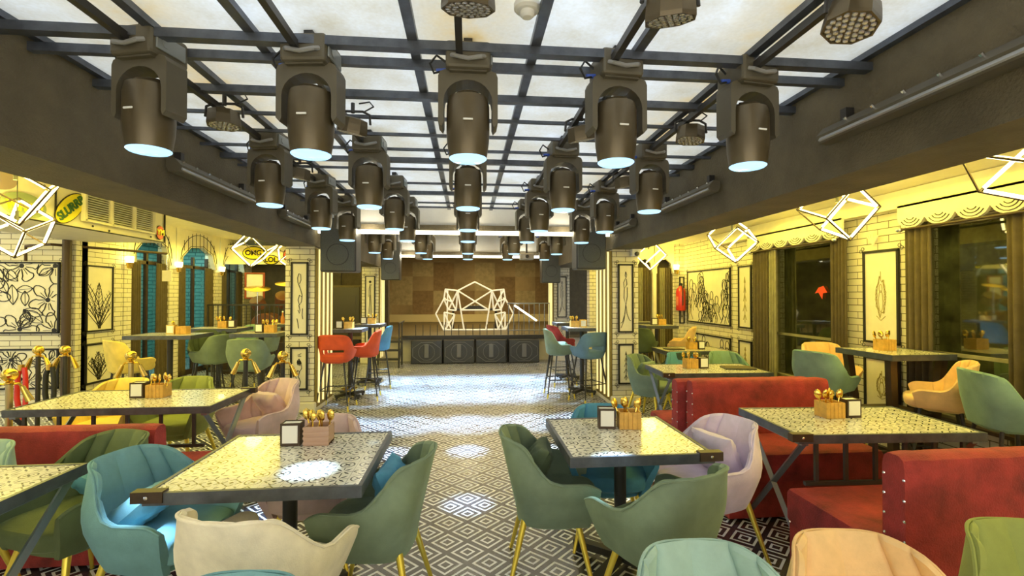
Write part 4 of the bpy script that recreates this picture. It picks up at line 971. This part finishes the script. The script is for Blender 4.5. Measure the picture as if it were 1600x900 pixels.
ch = [(-1.44, 2.42, -104, 'teal', 'teal blue velvet armchair on the booth side of the pedestal table with the lit spot'),
 (-.80, 1.97, -19, 'cream', 'cream velvet armchair with its back to us at the table with the lit spot'),
 (-.45, 2.42, 84, 'green', 'green velvet armchair on the aisle side of the pedestal table with the lit spot'),
 (-.88, 2.88, 180, 'pink', 'pink velvet armchair tucked behind the pedestal table with the lit spot'),
 (-1.98, 2.62, 160, 'moss', 'moss green velvet armchair with a blue cushion before the low red booth'),
 (-2.52, 2.48, 178, 'mint', 'pale mint velvet armchair at the picture edge before the red booth'),
 (-.62, 1.10, 176, 'teal', 'teal velvet armchair of which only the top shows before the cream one'),
 (.47, 2.66, -97, 'green', 'green velvet armchair on the aisle side of the other pedestal table, dark cushion'),
 (.92, 2.20, 28, 'green', 'dark green velvet armchair turned away from us at the pedestal table'),
 (.90, 3.00, 172, 'blue', 'bright blue velvet armchair behind the pedestal table'),
 (1.43, 2.74, 108, 'lavender', 'lavender velvet armchair between the pedestal table and the trestle table'),
 (.68, 1.15, 178, 'mint', 'mint velvet armchair with ribbed back at the bottom edge, middle'),
 (1.16, 1.17, 172, 'peach', 'peach velvet armchair with ribbed back at the bottom edge'),
 (1.78, 1.19, 170, 'olive', 'olive green velvet armchair with ribbed back in the bottom corner'),
 (-3.08, 4.42, 180, 'yellow', 'pale yellow velvet armchair behind the long table by the stanchions'),
 (-2.55, 4.46, 178, 'olive', 'olive green velvet armchair behind the long table by the stanchions'),
 (-1.76, 4.28, 150, 'pink', 'pink velvet armchair with pink cushion at the end of the long table'),
 (2.28, 5.75, -140, 'green', 'green velvet armchair with cushion beside the near window-side column'),
 (3.42, 5.92, 176, 'seagreen', 'sea green velvet armchair behind the table with the black menu'),
 (2.82, 5.86, 186, 'sky', 'pale blue velvet armchair behind the table with the black menu'),
 (2.95, 6.35, 0, 'darkgreen', 'dark green velvet armchair before the table under the crowd panel')]
for c in ch: armchair(*c)
pil_on(-1.44, 2.42, -104, 'teal', 'teal cushion in the teal blue armchair', dx=.04, tilt=40, roll=10)
pil_on(-1.98, 2.62, 160, 'blue', 'blue wrinkled cushion in the moss green armchair', dx=-.08, tilt=42, roll=-12)
pil_on(.47, 2.66, -97, 'darkgreen', 'dark green cushion in the aisle-side green armchair')
pil_on(1.43, 2.74, 108, 'lavender', 'lavender cushion in the lavender armchair', tilt=66)
pil_on(.90, 3.00, 172, 'blue', 'blue cushion in the bright blue armchair')
pil_on(-1.76, 4.28, 150, 'pink', 'pink wrinkled cushion in the pink armchair of the long table', tilt=55)
pil_on(2.28, 5.75, -140, 'green', 'green cushion in the armchair by the near window-side column')
pil_on(-.45, 2.42, 84, 'blue', 'blue cushion in the green armchair by the lit table', tilt=70)

st = [(-1.785, 6.70, -3, 'orange', 'orange bar stool with slotted back turned to us beside the near column', True),
 (-1.53, 7.28, 95, 'orange', 'orange bar stool with ribbed inside on the aisle side', False),
 (-1.50, 8.15, 100, 'sky', 'pale blue bar stool behind the orange ones', False),
 (1.40, 7.22, -92, 'green', 'green bar stool on the aisle side of the window-side bar table', False),
 (1.62, 8.15, -80, 'red', 'red bar stool behind the green stool', False),
 (1.76, 6.80, 22, 'slate', 'slate blue bar stool with slotted back beside the near window-side column', True),
 (-4.0, 6.05, -35, 'yellow', 'yellow bar stool with its back to us before the first arch', False),
 (-3.42, 6.75, 70, 'green', 'green bar stool on the aisle side of the first arch table', False),
 (-3.75, 7.25, 200, 'darkgreen', 'dark green bar stool behind the first arch table', False),
 (-3.3, 8.0, 75, 'green', 'green bar stool at the table before the second arch', False),
 (-3.75, 8.6, 170, 'seagreen', 'sea green bar stool behind the second arch table', False),
 (-2.65, 6.1, 0, 'green', 'green bar stool with its back to us beside the near arcade-side column', False),
 (3.38, 4.22, -72, 'seagreen', 'sea green bar stool at the wooden bar table between the windows', False),
 (3.82, 4.68, 178, 'peach', 'peach bar stool behind the wooden bar table between the windows', False),
 (3.78, 3.50, 48, 'peach', 'peach bar stool between the bar table and the big grey-green stool', False),
 (3.70, 2.93, -110, 'seagreen', 'large grey-green bar stool at the picture edge before the nearer window', False),
 (3.55, 7.62, 60, 'peach', 'peach bar stool under the crowd panel', False),
 (2.8, 7.45, -40, 'darkgreen', 'dark green bar stool just behind the near window-side column', False),
 (2.85, 8.2, 10, 'darkgreen', 'dark green bar stool at the table below the slim arches', False)]
for a in st: bar_stool(*a[:5], slot=a[5])

# ------------------------------------------------------------------ tables
def table_top(t, W, D, z, latch=None):
    part('table_top', lambda m: m.box((0, 0, z - .012), (W - .03, D - .03, .024)), M_tile, t, label='white patchwork tile top with black motifs')
    e = .018
    part('edge_frame', lambda m: m.box((0, -D / 2 + e / 2, z - .022), (W, e, .05)).box((0, D / 2 - e / 2, z - .022), (W, e, .05)).box((-W / 2 + e / 2, 0, z - .022), (e, D - 2 * e, .05)).box((W / 2 - e / 2, 0, z - .022), (e, D - 2 * e, .05)).box((0, 0, z - .035), (W - .04, D - .04, .012)), M_steel, t)
    if latch:
        for lx, ly in latch:
            l = part('latch', lambda m: m.box((lx * (W / 2 - .02), ly * (D / 2 - .015), z - .012), (.12, .045, .045)), M_dwood, t)
            part('bolt', lambda m: m.lathe([(.006, 0), (.008, -.004), (.004, -.008)], (lx * (W / 2 - .02), ly * (D / 2 - .015) + (-.023), z - .012), 10, 'y'), M_chrome, l)
def pedestal_table(x, y, W, D, z, deg, label, latch=None, base=.30, group=None):
    t = thing('pedestal_table', label, 'table', (x, y, 0), R(deg), group)
    table_top(t, W, D, z, latch)
    part('pedestal', lambda m: m.tube((0, 0, .05), (0, 0, z - .04), .034, n=16).box((0, 0, z - .05), (.3, .3, .012)), M_black, t, smooth=True)
    for k in range(4):
        f = part('base_arm', lambda m: m.box((.5 * base, 0, .055), (base, .055, .04), (0, .06, 0)), M_black, t, key='bar%.2f' % base, rot=(0, 0, R(45 + 90 * k)))
        part('foot', lambda m: m.tube((base - .02, 0, 0), (base - .02, 0, .04), .018, n=10), M_black, f, key='bft%.2f' % base)
    return t
def trestle_table(x, y, W, D, z, deg, label, latch=None, bars=6):
    t = thing('trestle_table', label, 'table', (x, y, 0), R(deg))
    table_top(t, W, D, z, latch)
    for sx in (-1, 1):
        def xl(m):
            for s in (-1, 1): m.tube((sx * (W / 2 - .05), s * (D / 2 - .03), z - .05), (sx * (W / 2 - .05), -s * (D / 2 + .0), .0), .02, n=4)
            m.box((sx * (W / 2 - .05), 0, z - .055), (.04, D - .04, .02))
        part('leg', xl, M_legst, t)
    def ap(m):
        m.box((0, -D / 2 + .03, z - .28), (W - .1, .022, .022))
        for k in range(bars): m.box((-W / 2 + .12 + k * (W - .24) / (bars - 1), -D / 2 + .03, z - .16), (.02, .018, .24))
    part('side_rail', ap, M_black, t)
    return t
pedestal_table(-.87, 2.44, .86, .80, .75, 0, 'pedestal table with patchwork top and bright lit spot, cream armchair before it', latch=[(-1, -1)])
pedestal_table(.87, 2.66, .74, .74, .75, 0, 'pedestal table with patchwork top beside the lavender armchair', latch=[(1, -1)])
trestle_table(-2.52, 3.93, 1.36, .68, .75, 0, 'long trestle table with barred side and patchwork top by the stanchions', latch=[(1, 1)], bars=6)
trestle_table(-2.42, 2.08, 1.25, .72, .75, 0, 'trestle table in the bottom corner, only its end in view')
trestle_table(2.45, 2.84, 1.12, .66, .75, -3, 'trestle table with patchwork top between the two red booths', latch=[(-1, -1)], bars=6)
trestle_table(2.58, 4.95, 1.12, .66, .75, -2, 'trestle table with patchwork top and black menu behind the red booth', latch=[(-1, -1)], bars=6)
trestle_table(3.28, 6.75, .95, .6, .75, 0, 'trestle table with patchwork top under the crowd panel', bars=5)
BT = 1.04
def bar_table(x, y, W, D, z, label, deg=0): return pedestal_table(x, y, W, D, z, deg, label, base=.24)
bar_table(-1.78, 7.42, .44, .46, BT, 'high bar table between the two orange stools')
bar_table(-1.72, 8.55, .5, .5, BT, 'high bar table behind the pale blue stool')
bar_table(1.80, 7.38, .56, .5, BT, 'high bar table between the green and slate stools')
bar_table(1.85, 8.7, .5, .5, BT, 'high bar table behind the red stool')
bar_table(-3.85, 6.55, .80, .55, BT, 'high table before the first arch beside the yellow stool')
bar_table(-3.85, 7.75, .8, .55, BT, 'high table before the second arch')
bar_table(-2.80, 6.75, .60, .5, BT, 'high table beside the near arcade-side column')
bar_table(-3.15, 8.8, .6, .5, BT, 'high table with bottles before the drum kit rail')
bar_table(3.2, 7.8, .55, .5, BT, 'high table below the slim arches with gold spoons')
bar_table(3.25, 8.75, .5, .4, BT, 'high table nearest the slim end arches')
t = thing('wooden_bar_table', 'dark wooden-legged high table between the two windows', 'table', (3.85, 3.98, 0), 0)
table_top(t, .60, .62, BT)
for sx in (-1, 1):
    part('leg', lambda m: m.box((sx * .2, -.2, BT / 2 - .02), (.06, .06, BT - .05), (.06, sx * .08, 0)), M_dwood, t)
    part('leg', lambda m: m.box((sx * .2, .2, BT / 2 - .02), (.06, .06, BT - .05), (-.06, sx * .08, 0)), M_dwood, t)
part('shelf', lambda m: m.rbox((0, 0, .5), (.42, .42, .03), .008), M_dwood, t)
part('stretcher', lambda m: m.box((0, 0, .12), (.5, .04, .04)).box((0, 0, .12), (.04, .5, .04)), M_dwood, t)
pedestal_table(3.98, 2.55, .5, .5, BT, 0, 'high table at the picture edge before the nearer window', base=.24)

# ------------------------------------------------------------------ red booths
def booth(x0, x1, yb, dirn, zt, seat_d, label, x1s=None, x0s=None):
    """back panel at yb; dirn +1 seat on the far (+y) side, -1 towards the camera"""
    t = thing('booth_bench', label, 'booth', (x0, yb, 0)); W = x1 - x0; th = .12
    def back(m):
        n = 26; vs = []
        prof = [(-.065, .02), (-.065, zt - .05), (-.055, zt - .015), (-.03, zt), (.03, zt), (.05, zt - .015), (.06, zt - .05), (.075, .45), (.08, .02)]
        for i in range(n):
            u = i / (n - 1); e = .02 * (1 if i in (0, n - 1) else 0)
            for k, (yy, z) in enumerate(prof):
                w_ = .004 * math.sin(u * 31 + z * 9) + .003 * math.sin(u * 57 - z * 14)
                vs.append((u * W, dirn * (yy * (1 - (.15 if e else 0)) + (w_ if 0 < k < 8 else 0)), z - (.006 if e and z > .5 else 0)))
        L = len(prof); fs = [(i * L + j, (i + 1) * L + j, (i + 1) * L + (j + 1) % L, i * L + (j + 1) % L) for i in range(n - 1) for j in range(L)] + [tuple(range(L)), tuple((n - 1) * L + j for j in range(L))]
        m.add(vs, fs)
    part('back_rest', back, M_red, t, smooth=True)
    sx0, sx1 = (x0s if x0s is not None else x0) - x0, (x1s if x1s is not None else x1) - x0
    part('seat', lambda m: m.rbox(((sx0 + sx1) / 2, dirn * (.08 + seat_d / 2), .36), (sx1 - sx0, seat_d, .20), .03), M_red, t, smooth=True)
    part('seat_base', lambda m: m.box(((sx0 + sx1) / 2, dirn * (.08 + seat_d / 2 - .01), .15), (sx1 - sx0 - .02, seat_d - .03, .26)), M_red, t)
    def studs(m):
        for k in range(9):
            for yy in (-.045, .05): m.lathe([(.007, 0), (.005, -.004), (.001, -.006)], (-.0, dirn * yy, .10 + k * (zt - .2) / 8), 8, 'x')
        for k in range(6): m.lathe([(.007, 0), (.005, -.004), (.001, -.006)], (sx0, dirn * (.14 + k * (seat_d - .1) / 5), .28), 8, 'x')
    part('nailhead_trim', studs, M_chrome, t)
booth(1.80, 3.25, 1.86, 1, .88, .62, 'red velvet booth in the bottom corner with studded end')
booth(1.77, 2.92, 3.66, -1, .87, .50, 'red velvet booth bench facing us behind the trestle table')
booth(1.72, 2.90, 3.82, 1, .85, .48, 'red velvet booth bench standing back to back behind the one facing us')
booth(-3.2, -1.80, 2.98, 1, .79, .48, 'low red velvet booth beside the long trestle table', x1s=-1.72)

# ------------------------------------------------------------------ caddies, napkin holders, spoons, menus
def spoon_mesh(m):
    m.path([(0, 0, 0), (0, .002, .06), (0, .008, .12)], .005, 6)
    m.lathe([(.003, 0), (.017, .014), (.022, .034), (.017, .056), (.004, .066)], (0, .008, .105), 12, sy=.4)
def caddy(x, y, z, deg, where, napkin=True, n=5, nside=1, wood=M_wood, yellow=False):
    a = R(deg); rnd = random.Random(int(abs(x * 1000 + y * 77)))
    t = thing('cutlery_caddy', 'wooden cutlery caddy with gold spoons on ' + where, 'caddy', (x, y, z), a)
    part('box', lambda m: m.box((0, -.05, .05), (.13, .008, .10)).box((0, .05, .05), (.13, .008, .10)).box((-.061, 0, .05), (.008, .10, .10)).box((.061, 0, .05), (.008, .10, .10)).box((0, 0, .05), (.008, .10, .09)).box((0, 0, .006), (.13, .10, .01)), wood, t, key='cad' )
    part('slats', (lambda m: [m.box((-.052 + k * .026, -.056, .05), (.023, .005, .098)) for k in range(5)] and m) if wood is M_wood else (lambda m: [m.box((0, -.056, .015 + k * .026), (.134, .006, .012)) for k in range(4)] and m), wood, t, key='cadsl')
    for k in range(n):
        sx = -.045 + .09 * k / max(1, n - 1); p = Vector((sx, rnd.uniform(-.03, .03), .012))
        p = Matrix.Rotation(a, 3, 'Z') @ p + Vector((x, y, z))
        o = part('spoon', spoon_mesh, M_brass, loc=p, rot=(rnd.uniform(-.2, .2), sx * 5 + rnd.uniform(-.15, .15), rnd.uniform(-1, 1)), key='spoon', smooth=True)
        tag(o, 'gold spoon standing in the wooden caddy on ' + where, 'spoon', 'gold spoons in the caddy on ' + where)
    if napkin:
        off = Matrix.Rotation(a, 3, 'Z') @ Vector((nside * -.135, -.01, 0))
        t = thing('napkin_holder', 'black napkin holder with white napkins on ' + where, 'napkin holder', (x + off.x, y + off.y, z), a)
        part('frame', lambda m: m.box((0, -.035, .06), (.10, .006, .12)).box((0, .035, .06), (.10, .006, .12)).box((0, 0, .004), (.10, .075, .008)).box((-.048, 0, .06), (.005, .07, .115)).box((.048, 0, .06), (.005, .07, .115)), M_dwood if not yellow else M_brass, t, key='nap')
        part('napkins', lambda m: m.box((0, 0, .062), (.088, .058, .105)), M_paper, t, key='napn')
        part('front_card', lambda m: m.box((0, -.0395, .062), (.078, .003, .092)), M_paper, t, key='napc')
Z = .751
caddy(-.80, 2.66, Z, 0, 'the pedestal table with the lit spot', wood=pm('pink_crate', (.52, .34, .26), .6))
caddy(.97, 2.80, Z, -8, 'the pedestal table beside the lavender armchair', nside=1, yellow=False)
caddy(-2.42, 3.98, Z, 0, 'the long trestle table')
caddy(2.37, 2.92, Z, 0, 'the trestle table between the booths', nside=-1)
caddy(2.43, 5.0, Z, 0, 'the trestle table with the black menu', nside=-1)
caddy(3.3, 6.75, Z, 0, 'the table under the crowd panel', nside=-1, n=4)
Z = BT + .001
caddy(-1.80, 7.42, Z, 0, 'the bar table between the orange stools', n=3)
caddy(-1.68, 8.55, Z, 0, 'the bar table behind the pale blue stool', n=3)
caddy(1.68, 7.38, Z, 0, 'the bar table by the slate stool', nside=-1, n=4, yellow=True)
caddy(-3.72, 6.6, Z, 0, 'the high table before the first arch', n=1, yellow=True)
caddy(-3.8, 7.8, Z, 0, 'the high table before the second arch', nside=-1, n=4)
caddy(-2.68, 6.75, Z, 0, 'the high table beside the arcade-side column', n=4)
caddy(3.28, 7.8, Z, 0, 'the high table below the slim arches', n=4)
caddy(3.84, 4.05, Z, 0, 'the wooden-legged high table', napkin=False, n=4)
t = thing('menu_folder', 'black menu folder lying on the trestle table behind the red booth', 'menu', (2.93, 4.92, .752), R(-12))
part('cover', lambda m: m.rbox((0, 0, .006), (.32, .22, .012), .004), M_black, t)
part('pages', B((.004, .004, .0135), (.29, .2, .003)), M_dark, t)
t = thing('menu_folder', 'black menu folder lying on the table under the crowd panel', 'menu', (3.02, 6.72, .752), R(6))
part('cover', lambda m: m.rbox((0, 0, .006), (.24, .2, .012), .004), M_black, t)
part('pages', B((.004, .004, .0135), (.2, .17, .003)), M_dark, t)
for k, (x, y, h, mt, lb) in enumerate(((-3.28, 8.78, .20, pm('amber_glass', (.45, .16, .02), .15), 'amber sauce bottle on the table before the drum kit rail'), (-3.0, 8.82, .16, M_redp, 'small red sauce bottle on the table before the drum kit rail'))):
    t = thing('sauce_bottle', lb, 'bottle', (x, y, BT + .001))
    part('body', lambda m: m.lathe([(.03, 0), (.034, .01), (.034, h * .55), (.015, h * .75), (.013, h)], n=14), mt, t, smooth=True)
    part('cap', lambda m: m.lathe([(.016, h), (.016, h + .02), (.01, h + .025)], n=12), M_paper, t)
# tealights glimpsed through the slotted stool: candle dish on the low ledge
t = thing('candle_tray', 'gold tray with two tealights on the ledge behind the slotted orange stool', 'candle tray', (-1.79, 7.42, .1))
part('stand', lambda m: m.tube((0, 0, 0), (0, 0, .02), .1), M_brass, t)
part('dish', lambda m: m.lathe([(.09, .02), (.12, .03), (.12, .035), (.08, .03)], n=16), M_brass, t, smooth=True)

# ------------------------------------------------------------------ stanchions
def stanchion(x, y, label, mat_post=M_brass, ang=0):
    t = thing('rope_stanchion', label, 'stanchion', (x, y, 0), R(ang))
    part('base', lambda m: m.lathe([(.15, 0), (.15, .015), (.10, .03), (.03, .05), (.022, .06)], n=24), M_brass if mat_post is M_brass else M_black, t, smooth=True)
    part('post', lambda m: m.tube((0, 0, .05), (0, 0, .90), .021, n=14), mat_post, t, smooth=True)
    part('ball_finial', lambda m: m.lathe([(.012, .90), (.03, .905), (.03, .915), (.018, .925)] + [(.048 * math.sin(k * PI / 10) + .001, .968 - .048 * math.cos(k * PI / 10)) for k in range(1, 11)], n=18), M_brass, t, smooth=True)
    for s in (-1, 1):
        h = part('rope_hook', lambda m: m.path([(s * .02, 0, .90), (s * .05, 0, .905), (s * .075, 0, .87)], .009, 8), M_brass, t, smooth=True)
        part('hook_bell', lambda m: m.tube((s * .07, 0, .88), (s * .115, 0, .77), .016, .026, 12), M_brass, h, smooth=True)
post_s = pm('pale_brass_post', (.55, .45, .22), .3, metal=.9)
stanchion(-3.32, 3.78, 'pale brass rope stanchion at the end of the long table', post_s, 20)
stanchion(-3.2, 4.85, 'brass rope stanchion behind the pale yellow armchair', post_s, 10)
stanchion(-4.25, 5.45, 'dark rope stanchion with black rope before the brown pipe', M_black, 0)
stanchion(-4.52, 5.46, 'rope stanchion with the hanging red rope before the flower panel', M_black, 0)
stanchion(-2.2, 4.95, 'dark rope stanchion behind the pink armchair of the long table', M_black, 5)
stanchion(-1.76, 4.72, 'dark rope stanchion between pink armchair and near column', M_black, 15)
def rope(x, y, z, mat, label, L=.62):
    t = thing('velvet_rope', label, 'rope', (x, y, z))
    part('cord', lambda m: m.path([(0, 0, 0), (-.03, 0, -.08), (-.035, 0, -L * .5), (-.0, 0, -L * .85), (.03, 0, -L)], .024, 10).path([(.03, 0, 0), (.045, 0, -.1), (.05, 0, -L * .5), (.03, 0, -L)], .022, 10), mat, t, smooth=True)
    part('end_cap', lambda m: m.tube((0, 0, .03), (0, 0, -.03), .027, n=10), M_brass, t, smooth=True)
rope(-4.60, 5.36, .80, M_redp, 'red velvet rope hanging from the stanchion before the flower panel')
rope(-4.34, 5.37, .80, M_cable, 'black rope hanging from the stanchion before the brown pipe', .55)
